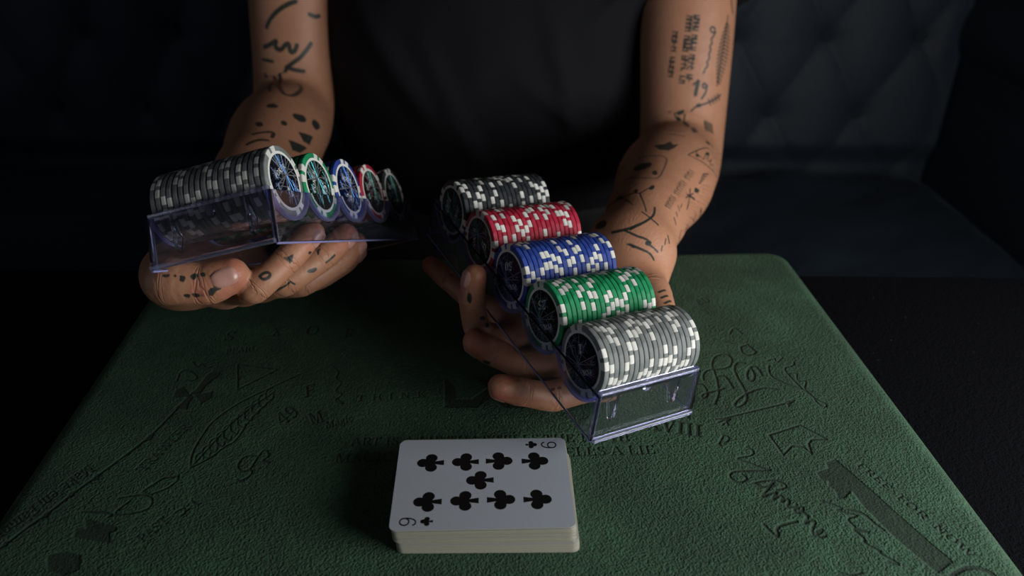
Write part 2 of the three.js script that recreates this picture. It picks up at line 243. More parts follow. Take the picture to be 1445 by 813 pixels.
{
  const W = PAD.x1 - PAD.x0, D = PAD.z1 - PAD.z0, r = 0.018, e = 0.007, N = 2048;
  // rounded slab, swept rim: rows from the bottom edge over the rounded top edge, then a flat top fan
  const outline = (inset) => { const p = [], w = W / 2 - inset, d = D / 2 - inset, rr = Math.max(r - inset, 0.002); for (const [cx, cz, a0] of [[w - rr, d - rr, 0], [-w + rr, d - rr, 90], [-w + rr, -d + rr, 180], [w - rr, -d + rr, 270]]) for (let k = 0; k <= 10; k++) { const a = (a0 + 9 * k) * Math.PI / 180; p.push([cx + rr * Math.cos(a), cz + rr * Math.sin(a)]); } return p; };
  const rows = [[0, -PAD.t + 0.0005], [0, -e]]; for (let k = 1; k <= 8; k++) { const a = k / 8 * Math.PI / 2; rows.push([e * (1 - Math.cos(a)) * 1.6, -e + e * Math.sin(a)]); }
  const pos = [], idx = [], n = 44;
  for (const [inset, y] of rows) for (const [x, z] of outline(inset)) pos.push(x, y, z);
  for (let j = 0; j < rows.length - 1; j++) for (let i = 0; i < n; i++) { const a = j * n + i, b = j * n + (i + 1) % n, c = a + n, d = b + n; idx.push(a, c, b, b, c, d); }
  const last = (rows.length - 1) * n, cen = pos.length / 3; pos.push(0, 0, 0); for (let i = 0; i < n; i++) idx.push(cen, last + (i + 1) % n, last + i);
  const low = pos.length / 3; pos.push(0, -PAD.t + 0.0005, 0); for (let i = 0; i < n; i++) idx.push(low, i, (i + 1) % n);
  const geo = new THREE.BufferGeometry(); geo.setAttribute('position', new THREE.Float32BufferAttribute(pos, 3)); geo.setIndex(idx);
  const uv = []; for (let i = 0; i < pos.length; i += 3) uv.push((pos[i] + W / 2) / W, 1 - (pos[i + 2] + D / 2) / W);   // same scale both ways: 1 = the pad's width
  geo.setAttribute('uv', new THREE.Float32BufferAttribute(uv, 2)); geo.computeVertexNormals();
  // embossing: strokes and lettering pressed into the suede; coordinates in millimetres from the far left corner
  const [c, g] = canvas(N, N); const K = N / (W * 1000);
  g.fillStyle = '#000'; g.fillRect(0, 0, N, N); g.scale(K, K); g.strokeStyle = g.fillStyle = '#fff'; g.lineCap = g.lineJoin = 'round';
  emboss(g);
  const px = g.getImageData(0, 0, N, N).data, press = new Float32Array(N * N); for (let i = 0; i < N * N; i++) press[i] = px[4 * i] / 255;
  const soft = (src, rad) => { const t = new Float32Array(N * N), o = new Float32Array(N * N), q = 2 * rad + 1; for (let y = 0; y < N; y++) { let s = 0; for (let x = -rad; x <= rad; x++) s += src[y * N + clamp(x, 0, N - 1)]; for (let x = 0; x < N; x++) { t[y * N + x] = s / q; s += src[y * N + Math.min(N - 1, x + rad + 1)] - src[y * N + Math.max(0, x - rad)]; } } for (let x = 0; x < N; x++) { let s = 0; for (let y = -rad; y <= rad; y++) s += t[clamp(y, 0, N - 1) * N + x]; for (let y = 0; y < N; y++) { o[y * N + x] = s / q; s += t[Math.min(N - 1, y + rad + 1) * N + x] - t[Math.max(0, y - rad) * N + x]; } } return o; };
  const sm = soft(soft(press, 1), 1), mm = 1 / K;      // mm per texel
  const nz = new Float32Array(N * N); { const r1 = rng(9); for (let i = 0; i < N * N; i++) nz[i] = r1(); }
  const grainB = soft(soft(nz, 3), 2), grainC = soft(soft(nz, 1), 1), grainD = soft(nz, 1);
  const nap = (x, y) => fbm(x * mm / 38, y * mm / 38, 3.3, 3) * 1.2 + fbm(x * mm / 9, y * mm / 13, 8.1, 2) * 0.45;
  const bump = dataTex(N, N, (x, y0) => { const y = N - 1 - y0, i = y * N + x; return 0.62 + (grainD[i] - 0.5) * 0.22 * (1 - 0.55 * sm[i]) + (grainC[i] - 0.5) * 0.62 * (1 - 0.55 * sm[i]) - 0.40 * sm[i] + 0.06 * nap(x, y); });
  const col = dataTex(1024, 1024, (x, y0) => { const y = 1023 - y0, i = (2 * y) * N + 2 * x, k = 0.86 * (1 + 0.22 * nap(2 * x, 2 * y)) * (1 + (grainB[i] - 0.5) * 1.1) * (1 - 0.40 * sm[i]); return [0.218 * k, 0.355 * k, 0.258 * k]; }, true);
  const m = phys({ map: col, roughness: 0.92, bumpMap: bump, bumpScale: 0.0016, sheen: 0.3, sheenColor: lin(0.06, 0.17, 0.09), sheenRoughness: 0.55 });
  const o = mesh('table_pad', geo, m); o.rotation.y = PAD.yaw;
  const cx = (PAD.x0 + PAD.x1) / 2, cz = (PAD.z0 + PAD.z1) / 2, cy = Math.cos(PAD.yaw), sy = Math.sin(PAD.yaw);
  o.position.set(cx * cy + cz * sy, Y0, -cx * sy + cz * cy);
  setData(o, 'thick green suede card pad debossed with lettering, arrows and signatures', 'card mat');
}

// ---------------------------------------------------------------- the deck of cards
{
  const cw = 0.089, ch = 0.063, n = 52, th = 0.0165 / n, R = rng(77);
  const shape = new THREE.Shape(); const x = cw / 2, y = ch / 2, r = 0.0035;
  shape.moveTo(-x + r, -y); shape.lineTo(x - r, -y); shape.absarc(x - r, -y + r, r, -Math.PI / 2, 0); shape.lineTo(x, y - r); shape.absarc(x - r, y - r, r, 0, Math.PI / 2); shape.lineTo(-x + r, y); shape.absarc(-x + r, y - r, r, Math.PI / 2, Math.PI); shape.lineTo(-x, -y + r); shape.absarc(-x + r, -y + r, r, Math.PI, Math.PI * 1.5);
  const geo = new THREE.ExtrudeGeometry(shape, { depth: th * 0.86, bevelEnabled: false, curveSegments: 5 }).rotateX(-Math.PI / 2);
  const [c, g] = canvas(1446, 1024);                          // the face lies on its side: the top of the card points to -x
  g.fillStyle = '#adb4be'; g.fillRect(0, 0, 1446, 1024);
  for (let i = 0; i < 1446; i += 5) { g.fillStyle = i % 10 ? 'rgba(120,130,145,.16)' : 'rgba(255,255,255,.12)'; g.fillRect(i, 0, 2, 1024); }
  for (let i = 0; i < 1024; i += 5) { g.fillStyle = 'rgba(120,130,145,.07)'; g.fillRect(0, i, 1446, 2); }
  const club = (px, py, s, flip) => { g.save(); g.translate(px, py); g.scale(flip ? -s : s, s); g.fillStyle = '#0b0b0c'; g.beginPath(); for (const [a, b] of [[-38, 0], [12, -40], [12, 40]]) { g.moveTo(a + 35, b); g.arc(a, b, 35, 0, 7); } g.fill(); g.fillRect(-30, -14, 50, 28); g.beginPath(); g.moveTo(0, -6); g.lineTo(88, -22); g.lineTo(88, 22); g.lineTo(0, 6); g.fill(); g.strokeStyle = 'rgba(90,20,40,.5)'; g.restore(); };
  const M = 16.25;                                            // canvas px per mm
  for (const [mx, my] of [[16.6, 17.5], [34.8, 17.3], [16.6, 44.9], [34.8, 44.7], [42.4, 30.8]]) club(mx * M, my * M, 1.42, false);
  for (const [mx, my] of [[53.8, 17.0], [72.6, 17.5], [54.2, 44.4], [72.3, 44.7]]) club(mx * M, my * M, 1.42, true);
  const nine = (px, py, flip) => { g.save(); g.translate(px, py); g.rotate(flip ? Math.PI / 2 : -Math.PI / 2); g.scale(1.3, 1.05); g.strokeStyle = '#0b0b0c'; g.lineWidth = 11; g.lineCap = 'round'; g.beginPath(); g.ellipse(0, -26, 27, 34, 0, 0, 7); g.stroke(); g.beginPath(); g.moveTo(27, -26); g.bezierCurveTo(30, 30, 12, 62, -8, 58); g.bezierCurveTo(-20, 56, -26, 46, -26, 38); g.stroke(); g.restore(); };
  nine(8.6 * M, 57.5 * M, false); club(17.3 * M, 57.5 * M, 0.62, false);
  nine(80.0 * M, 5.4 * M, true); club(71.0 * M, 4.9 * M, 0.62, true);
  const face = canvasTex(c); face.repeat.set(1 / cw, 1 / ch); face.offset.set(0.5, 0.5);
  const faceM = std({ map: face, roughness: 0.42 }), tones = [0, 1, 2, 3, 4, 5].map((k) => std({ color: lin(0.36 + 0.03 * (k % 3), 0.355 + 0.03 * (k % 3), 0.30 + 0.03 * (k % 2)), roughness: 0.8 }));
  const base = V(-0.0139, Y0, -0.2897), yaw = 0.0379;
  for (let i = 0; i < n; i++) {
    const top = i === n - 1, edge = tones[Math.floor(R() * 6)], t = i / (n - 1);
    const o = mesh('playing_card', geo, top ? [faceM, edge] : edge);
    // the pile leans: lower cards lie a little to the right and nearer, with a step a third of the way up
    const lean = 1 - t, stepx = i < 22 ? 0.0008 : 0;
    o.position.set(base.x + 0.0022 * lean + stepx + (R() - 0.5) * 0.0005, Y0 + 0.0002 + i * th, base.z + (top ? 0 : 0.0006 * lean - 0.0008 + (R() - 0.5) * 0.0005));
    o.rotation.y = yaw - (top ? 0 : 0.02 * lean + (R() - 0.5) * 0.006);
    if (top) setData(o, 'nine of clubs lying face up on top of the card deck', 'playing card', 'deck of playing cards');
    else setData(o, 'playing card in the deck stacked underneath the nine of clubs', 'playing card', 'deck of playing cards');
  }
}

// ---------------------------------------------------------------- poker chips
const CH = { R: 0.0195, h: 0.00158 };
const profile = (r0, o) => [[r0, -CH.h - o], [CH.R - 0.0008, -CH.h - o], [CH.R - 0.00025, -CH.h + 0.00028 - o], [CH.R + o, -CH.h + 0.0008], [CH.R + o, CH.h - 0.0008], [CH.R - 0.00025, CH.h - 0.00028 + o], [CH.R - 0.0008, CH.h + o], [r0, CH.h + o]].map(([x, y]) => new THREE.Vector2(x, y));
const creased = (g) => toCreasedNormals(g, 0.5);
const chipBody = creased(new THREE.LatheGeometry([new THREE.Vector2(0, -CH.h), ...profile(0.014, 0).slice(1, -1), new THREE.Vector2(0, CH.h)], 72));
const spotPair = creased(mergeGeometries([-1, 1].map((s) => new THREE.LatheGeometry(profile(0.0162, 0.00005), 6, (s * 10.3 - 6.8) * Math.PI / 180, 13.6 * Math.PI / 180))));
const flatRing = (r0, r1, y) => { const a = new THREE.RingGeometry(r0, r1, 64).rotateX(-Math.PI / 2).translate(0, y, 0), b = new THREE.RingGeometry(r0, r1, 64).rotateX(Math.PI / 2).translate(0, -y, 0); return mergeGeometries([a, b]); };
const faceRing = flatRing(0.0147, 0.0163, CH.h + 0.00007);
const foilDisc = (() => { const y = CH.h + 0.00009; return mergeGeometries([new THREE.CircleGeometry(0.0148, 48).rotateX(-Math.PI / 2).translate(0, y, 0), new THREE.CircleGeometry(0.0148, 48).rotateX(Math.PI / 2).translate(0, -y, 0)]); })();
const clay = dataTex(128, 128, (x, y) => tileNoise(x / 1.5, y / 1.5, 85, 3) * 0.5 + tileNoise(x * 0 + y / 2, y / 2, 64, 4) * 0.5);
clay.repeat.set(6, 6);
const chipMat = (r, g, b) => phys({ color: lin(r, g, b), roughness: 0.52, bumpMap: clay, bumpScale: 0.00005, specularIntensity: 0.7 });
const spotM = phys({ color: lin(0.72, 0.72, 0.68), roughness: 0.55, bumpMap: clay, bumpScale: 0.00005 });
// foil stickers: one even foil colour with the value and a word printed on it, one half pressed into a fan of tilted facets (relief)
const facets = dataTex(512, 512, (x, y) => { const dx = x - 266, dy = y - 370, a = (Math.atan2(dy, dx) / (2 * Math.PI) + 1) * 24 % 1, r = Math.hypot(dx, dy); return y > 262 ? 0.5 + (Math.abs(a - 0.5) - 0.25) * Math.min(1, r / 160) : 0.5; }, false, false);
function foil(value, tone) {
  const N = 512, [c, g] = canvas(N, N), [mc, mg] = canvas(N, N); mg.fillStyle = '#a0a0a0'; mg.fillRect(0, 0, N, N); g.fillStyle = tone; g.fillRect(0, 0, N, N); mg.textAlign = g.textAlign = 'center';
  g.fillStyle = '#d8dadc'; mg.fillStyle = '#000';
  for (const q of [g, mg]) { q.font = 'bold 70px serif'; q.fillText('POKER', N * 0.5, N * 0.34); q.font = 'italic bold 128px serif'; q.fillText(value, N * 0.46, N * 0.80); }
  return phys({ map: canvasTex(c), metalness: 1, metalnessMap: canvasTex(mc, false), roughness: 0.3, bumpMap: facets, bumpScale: 0.0016 });
}
// the star pattern stands on the foil as fine ridges of triangular section, grey under a thin clear film: they flash where a flank faces the light
const ridges = (() => {
  const R = rng(14), pos = [], y0 = CH.h + 0.0001, top = 0.0146, U = 0.0148 / 256;
  const ridge = (ax, az, bx, bz, w) => {
    const dx = bx - ax, dz = bz - az, A = dx * dx + dz * dz, B = 2 * (ax * dx + az * dz), C = ax * ax + az * az - top * top, D = B * B - 4 * A * C; if (D <= 0) return;
    const t0 = Math.max(0, (-B - Math.sqrt(D)) / (2 * A)), t1 = Math.min(1, (-B + Math.sqrt(D)) / (2 * A)); if (t1 <= t0) return;
    const p = [ax + dx * t0, az + dz * t0], q = [ax + dx * t1, az + dz * t1], l = Math.sqrt(A), nx = -dz / l * w / 2, nz = dx / l * w / 2, h = w * 0.42;
    const L0 = [p[0] + nx, y0, p[1] + nz], R0 = [p[0] - nx, y0, p[1] - nz], T0 = [p[0], y0 + h, p[1]], L1 = [q[0] + nx, y0, q[1] + nz], R1 = [q[0] - nx, y0, q[1] - nz], T1 = [q[0], y0 + h, q[1]];
    for (const f of [[L0, L1, T0], [L1, T1, T0], [R1, R0, T1], [R0, T0, T1], [R0, L0, T0], [L1, R1, T1], [L0, R0, L1], [R0, R1, L1]]) pos.push(...f.flat());
  };
  for (const [x, y, n, l] of [[330, 225, 14, 300], [150, 130, 9, 70], [110, 250, 8, 62], [200, 385, 10, 84], [400, 400, 11, 90], [310, 455, 7, 56], [300, 95, 9, 64]]) for (let i = 0; i < n; i++) {
    const a = i / n * 6.283 + R() * 0.3, l2 = l * (0.55 + 0.55 * R()), w = l > 100 ? 0.00050 : 0.00034, X = (x - 256) * U, Z = (y - 256) * U, E = l2 * U;
    ridge(X + 0.0003 * Math.cos(a), Z + 0.0003 * Math.sin(a), X + E * Math.cos(a), Z + E * Math.sin(a), w);
    if (l > 100) { const s = 0.3 + 0.3 * R(), b = a + 0.5 + 0.9 * R(), X2 = X + s * E * Math.cos(a), Z2 = Z + s * E * Math.sin(a); ridge(X2, Z2, X2 + 90 * U * Math.cos(b), Z2 + 90 * U * Math.sin(b), 0.00036); }
  }
  const g = new THREE.BufferGeometry(); g.setAttribute('position', new THREE.Float32BufferAttribute(pos, 3)); g.computeVertexNormals(); return g;
})();
const film = (nm) => phys({ color: lin(0.20, 0.21, 0.22), metalness: 0, roughness: 0.3, ior: 2.333, iridescence: 1, iridescenceIOR: 1.5, iridescenceThicknessRange: [nm, nm], side: THREE.DoubleSide });
const KINDS = [   // row 0 is the farthest from the camera in both racks
  { name: 'black', m: chipMat(0.028, 0.034, 0.038), foil: foil('100', '#12181b'), film: film(352) },
  { name: 'red', m: chipMat(0.42, 0.02, 0.05), foil: foil('5', '#3a0a0c'), film: film(350) },
  { name: 'blue', m: chipMat(0.025, 0.06, 0.30), foil: foil('50', '#0a1d50'), film: film(312) },
  { name: 'green', m: chipMat(0.012, 0.26, 0.10), foil: foil('25', '#062812'), film: film(338) },
  { name: 'grey', m: chipMat(0.19, 0.21, 0.205), foil: foil('1', '#121a2a'), film: film(316) },
];
const ORD = ['first', 'second', 'third', 'fourth', 'fifth', 'sixth', 'seventh', 'eighth', 'ninth', 'tenth', 'eleventh', 'twelfth', 'thirteenth', 'fourteenth', 'fifteenth', 'sixteenth', 'seventeenth', 'eighteenth', 'nineteenth', 'last'];
{
  const proto = KINDS.map((k) => [false, true].map((end) => {       // plain chip; chip at a stack's end, whose face shows
    const o = new THREE.Group();
    mesh('body', chipBody, k.m, o);
    for (let i = 0; i < 4; i++) { const s = mesh('edge_spot', spotPair, spotM, o); s.rotation.y = i * Math.PI / 2; }
    if (end) { mesh('face_ring', faceRing, spotM, o); mesh('foil_sticker', foilDisc, k.foil, o).userData.label = `foil sticker marked ${['100', '5', '50', '25', '1'][KINDS.indexOf(k)]}`; mesh('engraved_star', ridges, k.film, o); }
    return o;
  }));
  // turn of the chip whose face shows, so that its writing stands as photographed
  const turns = [[RACK_R, [262, 105, 214, 218, 220], 'right-hand rack'], [RACK_L, [190, 208, 172, 250, 209], 'left-hand rack']];
  for (const [rack, tn, where] of turns) {
    const R = rng(rack === RACK_R ? 101 : 202), rot = new THREE.Quaternion(), q = new THREE.Quaternion().setFromRotationMatrix(rack.m);
    const pitch = rack.L / 20;
    for (let row = 0; row < 5; row++) for (let i = 0; i < 20; i++) {
      const k = KINDS[row], end = i === 0 || i === 19, o = proto[row][+end].clone(); o.name = numbered('poker_chip'); scene.add(o);
      // the children are cloned with their names; shared geometries and materials
      const z = rack.face * (rack.L / 2 - (i + 0.5) * pitch) + (end ? 0 : (R() - 0.5) * Math.max(0, pitch - 2 * CH.h - 0.00004) * 0.8);
      const a = R() * 7, jr = 0.00025 * (R() - 0.2);
      o.position.set((row - 2) * rack.p + jr * Math.cos(a), -0.0002 + 0.3 * jr * Math.sin(a), z).applyMatrix4(rack.m);
      rot.setFromAxisAngle(V(1, 0, 0), (i === 19 ? -1 : 1) * rack.face * Math.PI / 2);     // the lathe's axis turned along the stack, +y face outward at the labelled end
      const spin = i === 0 ? tn[row] * Math.PI / 180 : R() * Math.PI * 2;
      o.quaternion.copy(q).multiply(rot).multiply(new THREE.Quaternion().setFromAxisAngle(V(0, 1, 0), spin));
      const pos = i === 0 ? 'first chip, its foil face showing' : `${ORD[i]} chip counted from the foil face`;
      setData(o, `${k.name} poker chip with white edge spots, ${pos}, ${where}`, 'poker chip', `${k.name} chips in the ${where}`);
    }
  }
}

// ---------------------------------------------------------------- clear racks
{
  const glass = phys({ color: lin(0.90, 0.91, 0.98), roughness: 0.015, transmission: 0.994, thickness: 0.002, ior: 1.49, attenuationColor: lin(0.42, 0.46, 0.86), attenuationDistance: 0.035 });
  const shell = phys({ color: lin(0.90, 0.91, 0.98), roughness: 0.02, transmission: 0.994, thickness: 0.002, ior: 1.49 });
  const edge = phys({ color: lin(0.55, 0.58, 0.82), roughness: 0.05, transmission: 0.88, thickness: 0.002, ior: 1.49 });
  const rimM = phys({ color: lin(0.62, 0.64, 0.98), roughness: 0.7, transmission: 0.95, thickness: 0, ior: 1.49 });   // frosted moulded ends of the troughs, lit through from behind
  const thick = phys({ color: lin(0.46, 0.48, 0.88), roughness: 0.06, transmission: 0.6, thickness: 0.002, ior: 1.49 });   // moulded rims, slightly cloudy
  const bev = (g) => g;
  const extrude = (pts, depth, b = 0.0003) => { const s = new THREE.Shape(pts.map(([x, y]) => new THREE.Vector2(x, y))); return new THREE.ExtrudeGeometry(s, { depth: depth - 2 * b, bevelEnabled: true, bevelThickness: b, bevelSize: b, bevelOffset: -b, bevelSegments: 2, curveSegments: 4 }).translate(0, 0, b); };
  for (const [rack, label] of [[RACK_R, 'clear plastic chip rack on the open palm at the right, coloured chips lengthwise'], [RACK_L, 'clear plastic chip rack held up tilted in the hand at the left']]) {
    const o = thing('chip_rack', label, 'chip rack', [0, 0, 0], 'two clear chip racks'); o.applyMatrix4(rack.m);
    const p = rack.p, eh = rack.L / 2 + 0.0012, top = -0.0062, bot = -0.0335, xt = 2 * p + 0.0222, xb = xt + 0.0035, T = 0.0015, gap = 0.00006;
    for (const s of [-1, 1]) { const g = extrude([[-xb, bot], [xb, bot], [xt, top], [-xt, top]], T).translate(0, 0, s > 0 ? eh : -eh - T); mesh('side_panel', g, glass, o); mesh('panel_rim', rbox(2 * xb, 0.0011, T, 0.0004, 0, bot - 0.0006, s * (eh + T / 2)), thick, o); }
    const ri = CH.R + 0.0004, ro = ri + 0.0019, a0 = Math.asin(-top / ri) , zl = 2 * eh - 2 * gap;
    const half = Math.min(p / 2 - 0.00004, ro);
    for (let k = 0; k < 5; k++) {
      const pts = [], n = 30, cx = (k - 2) * p, clip = (x) => clamp(x, -half, half);
      const ai = Math.PI + a0, bi = 2 * Math.PI - a0, ao = Math.PI + Math.asin(-top / ro), bo = 2 * Math.PI - Math.asin(-top / ro);
      for (let i = 0; i <= n; i++) { const a = mix(ai, bi, i / n); pts.push([ri * Math.cos(a), ri * Math.sin(a)]); }
      for (let i = 0; i <= n; i++) { const a = mix(bo, ao, i / n); pts.push([clip(ro * Math.cos(a)), ro * Math.sin(a)]); }
      // between neighbours the shells meet in a low web: drop points clipped onto the same place
      const out = pts.filter((q, i) => !i || Math.hypot(q[0] - pts[i - 1][0], q[1] - pts[i - 1][1]) > 1e-5);
      mesh('trough', extrude(out, zl - 0.0054, 0.0002).translate(cx, 0, -eh + gap + 0.0027), shell, o);
      for (const e of [0, 1]) mesh('trough_rim', extrude(out, 0.0025, 0.0004).translate(cx, 0, e ? -eh + gap : eh - gap - 0.0025), rimM, o);
    }
    for (const s of [-1, 1]) {
      // sloping end wall, its lip against the outermost trough, two stiffening ribs and a short tab between them
      const w = extrude([[xt - 0.0001 - T, top], [xt - 0.0001, top], [xb - 0.0001, bot], [xb - 0.0001 - T, bot]].map(([a, b]) => [s * a, b]), zl, 0.0003).translate(0, 0, -eh + gap);
      mesh('end_wall', w, glass, o);
      const x0 = 2 * p + ro + gap * 2 - 0.0014, x1 = xt - T - gap * 2 - 0.0001;
      mesh('base_rim', rbox(0.0026, 0.0026, zl + 2 * T - 0.001, 0.0009, s * (xb + 0.0012), bot + 0.0010, 0), edge, o);
      mesh('lip', rbox(xt - (2 * p + ri * Math.cos(a0)) , 0.0022, zl, 0.0006, s * (xt + 2 * p + ri * Math.cos(a0)) / 2, top + 0.0012, 0), edge, o);
      for (const z of [-0.62, 0.62]) mesh('rib', extrude([[s * (xt - 0.0075), top - 0.012], [s * (xt - T - gap - 0.0001), top - 0.0006], [s * (xt + 0.0012 - T), top - 0.019], [s * (xt - 0.0035), top - 0.021]], 0.0022).translate(0, 0, z * eh - 0.0011), glass, o);
      for (const z of [-1, 1]) mesh('corner_post', extrude([[xt - T - 0.0016, top], [xt - T - 0.0001, top], [xb - T - 0.0001, bot], [xb - T - 0.0016, bot]].map(([a, b]) => [s * a, b]), 0.0015).translate(0, 0, z > 0 ? eh - 0.0016 : -eh + 0.0001), edge, o);
      mesh('tab', rbox(0.0022, 0.005, 0.005, 0.0005, s * (xt - T - 0.0013), top - 0.0032, 0), glass, o);
    }
  }
}
// ---------------------------------------------------------------- the person: one distance field, meshed as one continuous skin
// a bone is a tapered capsule; bones join by a smooth minimum
const bone = (a, b, ra, rb, chart, sc) => ({ a, b, ra, rb, chart, sc: sc || null });
const group = (k, items) => ({ k, items });
function prepare(n) {                                         // bounding balls, for quick rejection
  if (n.items) { n.items.forEach(prepare); const c = V(0, 0, 0); n.items.forEach((i) => c.add(i.c)); c.divideScalar(n.items.length); n.c = c; n.R = Math.max(...n.items.map((i) => i.c.distanceTo(c) + i.R)) + n.k * 0.3; }
  else { n.c = n.a.clone().lerp(n.b, 0.5); const s = n.sc ? Math.max(...n.sc) : 1; n.R = n.a.distanceTo(n.b) / 2 + Math.max(n.ra, n.rb) * s; const e = n.b.clone().sub(n.a); n.e = n.sc ? V(e.x / n.sc[0], e.y / n.sc[1], e.z / n.sc[2]) : e; n.e2 = Math.max(n.e.lengthSq(), 1e-9); n.ms = n.sc ? Math.min(...n.sc) : 1; }
  return n;
}
function dist(n, x, y, z) {
  if (!n.items) {
    let dx = x - n.a.x, dy = y - n.a.y, dz = z - n.a.z; if (n.sc) { dx /= n.sc[0]; dy /= n.sc[1]; dz /= n.sc[2]; }
    const t = clamp((dx * n.e.x + dy * n.e.y + dz * n.e.z) / n.e2, 0, 1); dx -= t * n.e.x; dy -= t * n.e.y; dz -= t * n.e.z;
    return (Math.sqrt(dx * dx + dy * dy + dz * dz) - (n.ra + (n.rb - n.ra) * t)) * n.ms;
  }
  let d = 1e3;
  for (const i of n.items) {
    const cx = x - i.c.x, cy = y - i.c.y, cz = z - i.c.z, lim = d + n.k + i.R; if (lim < 0 || cx * cx + cy * cy + cz * cz > lim * lim) continue;
    const e = dist(i, x, y, z), h = Math.max(n.k - Math.abs(d - e), 0); d = Math.min(d, e) - (n.k > 0 ? h * h / (4 * n.k) : 0);
  }
  return d;
}
function bones(n, out = []) { if (n.items) n.items.forEach((i) => bones(i, out)); else out.push(n); return out; }
function surface(f, lo, hi, cell) {                           // surface nets over the blocks the surface passes through, then pulled onto it
  const nx = Math.ceil((hi.x - lo.x) / cell) + 1, ny = Math.ceil((hi.y - lo.y) / cell) + 1, nz = Math.ceil((hi.z - lo.z) / cell) + 1, B = 8;
  const val = new Float32Array(nx * ny * nz).fill(NaN), at = (i, j, k) => (k * ny + j) * nx + i, cells = [];
  for (let K = 0; K < nz - 1; K += B) for (let J = 0; J < ny - 1; J += B) for (let I = 0; I < nx - 1; I += B) {
    if (Math.abs(f(lo.x + (I + B / 2) * cell, lo.y + (J + B / 2) * cell, lo.z + (K + B / 2) * cell)) > B * cell * 0.95 + 0.012) continue;
    for (let k = K; k <= Math.min(K + B, nz - 1); k++) for (let j = J; j <= Math.min(J + B, ny - 1); j++) for (let i = I; i <= Math.min(I + B, nx - 1); i++) { const q = at(i, j, k); if (val[q] !== val[q]) val[q] = f(lo.x + i * cell, lo.y + j * cell, lo.z + k * cell); }
    for (let k = K; k < Math.min(K + B, nz - 1); k++) for (let j = J; j < Math.min(J + B, ny - 1); j++) for (let i = I; i < Math.min(I + B, nx - 1); i++) cells.push(at(i, j, k));
  }
  const vert = new Int32Array(nx * ny * nz).fill(-1), pos = [], idx = [], off = [0, 1, nx, nx + 1, nx * ny, nx * ny + 1, nx * ny + nx, nx * ny + nx + 1];
  const edges = [[0, 1], [2, 3], [4, 5], [6, 7], [0, 2], [1, 3], [4, 6], [5, 7], [0, 4], [1, 5], [2, 6], [3, 7]];
  for (const q of cells) {
    let m = 0; for (let c = 0; c < 8; c++) if (val[q + off[c]] < 0) m |= 1 << c; if (m === 0 || m === 255) continue;
    let sx = 0, sy = 0, sz = 0, n = 0;
    for (const [a, b] of edges) { const va = val[q + off[a]], vb = val[q + off[b]]; if ((va < 0) === (vb < 0)) continue; const t = va / (va - vb); sx += mix(a & 1, b & 1, t); sy += mix((a >> 1) & 1, (b >> 1) & 1, t); sz += mix(a >> 2, b >> 2, t); n++; }
    const i = q % nx, j = Math.floor(q / nx) % ny, k = Math.floor(q / (nx * ny)); vert[q] = pos.length / 3;
    pos.push(lo.x + (i + sx / n) * cell, lo.y + (j + sy / n) * cell, lo.z + (k + sz / n) * cell);
  }
  for (const q of cells) {
    if (vert[q] < 0) continue; const s = val[q] < 0;
    const quad = (a, b, c, d) => { if (vert[a] < 0 || vert[b] < 0 || vert[c] < 0 || vert[d] < 0) return; const [A, Bv, Cv, D] = [vert[a], vert[b], vert[c], vert[d]]; if (s) idx.push(A, Bv, Cv, A, Cv, D); else idx.push(A, Cv, Bv, A, D, Cv); };
    const i = q % nx, j = Math.floor(q / nx) % ny, k = Math.floor(q / (nx * ny));
    if (j > 0 && k > 0 && s !== val[q + 1] < 0) quad(q, q - nx, q - nx - nx * ny, q - nx * ny);
    if (i > 0 && k > 0 && s !== val[q + nx] < 0) quad(q, q - nx * ny, q - nx * ny - 1, q - 1);
    if (i > 0 && j > 0 && s !== val[q + nx * ny] < 0) quad(q, q - 1, q - 1 - nx, q - nx);
  }
  const nor = new Float32Array(pos.length), h = cell * 0.4;
  for (let v = 0; v < pos.length; v += 3) for (let it = 0; it < 2; it++) {      // gradient from four samples at the corners of a tetrahedron
    const [x, y, z] = [pos[v], pos[v + 1], pos[v + 2]], A = f(x + h, y - h, z - h), B2 = f(x - h, y - h, z + h), C = f(x - h, y + h, z - h), D = f(x + h, y + h, z + h); let gx = A - B2 - C + D, gy = -A - B2 + C + D, gz = -A + B2 - C + D; const l = Math.hypot(gx, gy, gz) || 1; gx /= l; gy /= l; gz /= l;
    if (it < 1) { const s = clamp((A + B2 + C + D) / 4, -cell, cell); pos[v] -= gx * s; pos[v + 1] -= gy * s; pos[v + 2] -= gz * s; } else { nor[v] = gx; nor[v + 1] = gy; nor[v + 2] = gz; }
  }
  return { pos: new Float32Array(pos), nor, idx };
}

// joints. Shoulders, elbows and the trunk in room coordinates; each hand in the axes of the rack it holds
const Y = (x, y, z) => V(x, y + Y0, z);
const J = {
  shR: Y(0.180, 0.335, -0.905), elR: Y(0.168, 0.034, -0.745), wrR: inR(-0.034, 0.092, -0.020),
  shL: Y(-0.232, 0.335, -0.955), elL: Y(-0.2323, 0.0529, -0.8052), wrL: inL(-0.05, -0.075, 0.012),
};
function chain(pts, rad, n, chart, tension = 0.35) {           // a limb as a smooth curve with a radius profile: rad(t), t over the joints 0, 1, 2 ...
  const c = new THREE.CatmullRomCurve3(pts, false, 'catmullrom', tension), out = [], m = pts.length - 1; let p = c.getPoint(0);
  for (let i = 1; i <= n * m; i++) { const q = c.getPoint(i / (n * m)); out.push(bone(p, q, rad((i - 1) / n), rad(i / n), chart)); p = q; }
  const bundles = []; for (let i = 0; i < out.length; i += 5) bundles.push(group(0, out.slice(i, i + 5)));
  return group(0, bundles);
}
const profileOf = (v) => (t) => { const i = Math.min(Math.floor(t), v.length - 2); return mix(v[i], v[i + 1], smooth(0, 1, t - i)); };
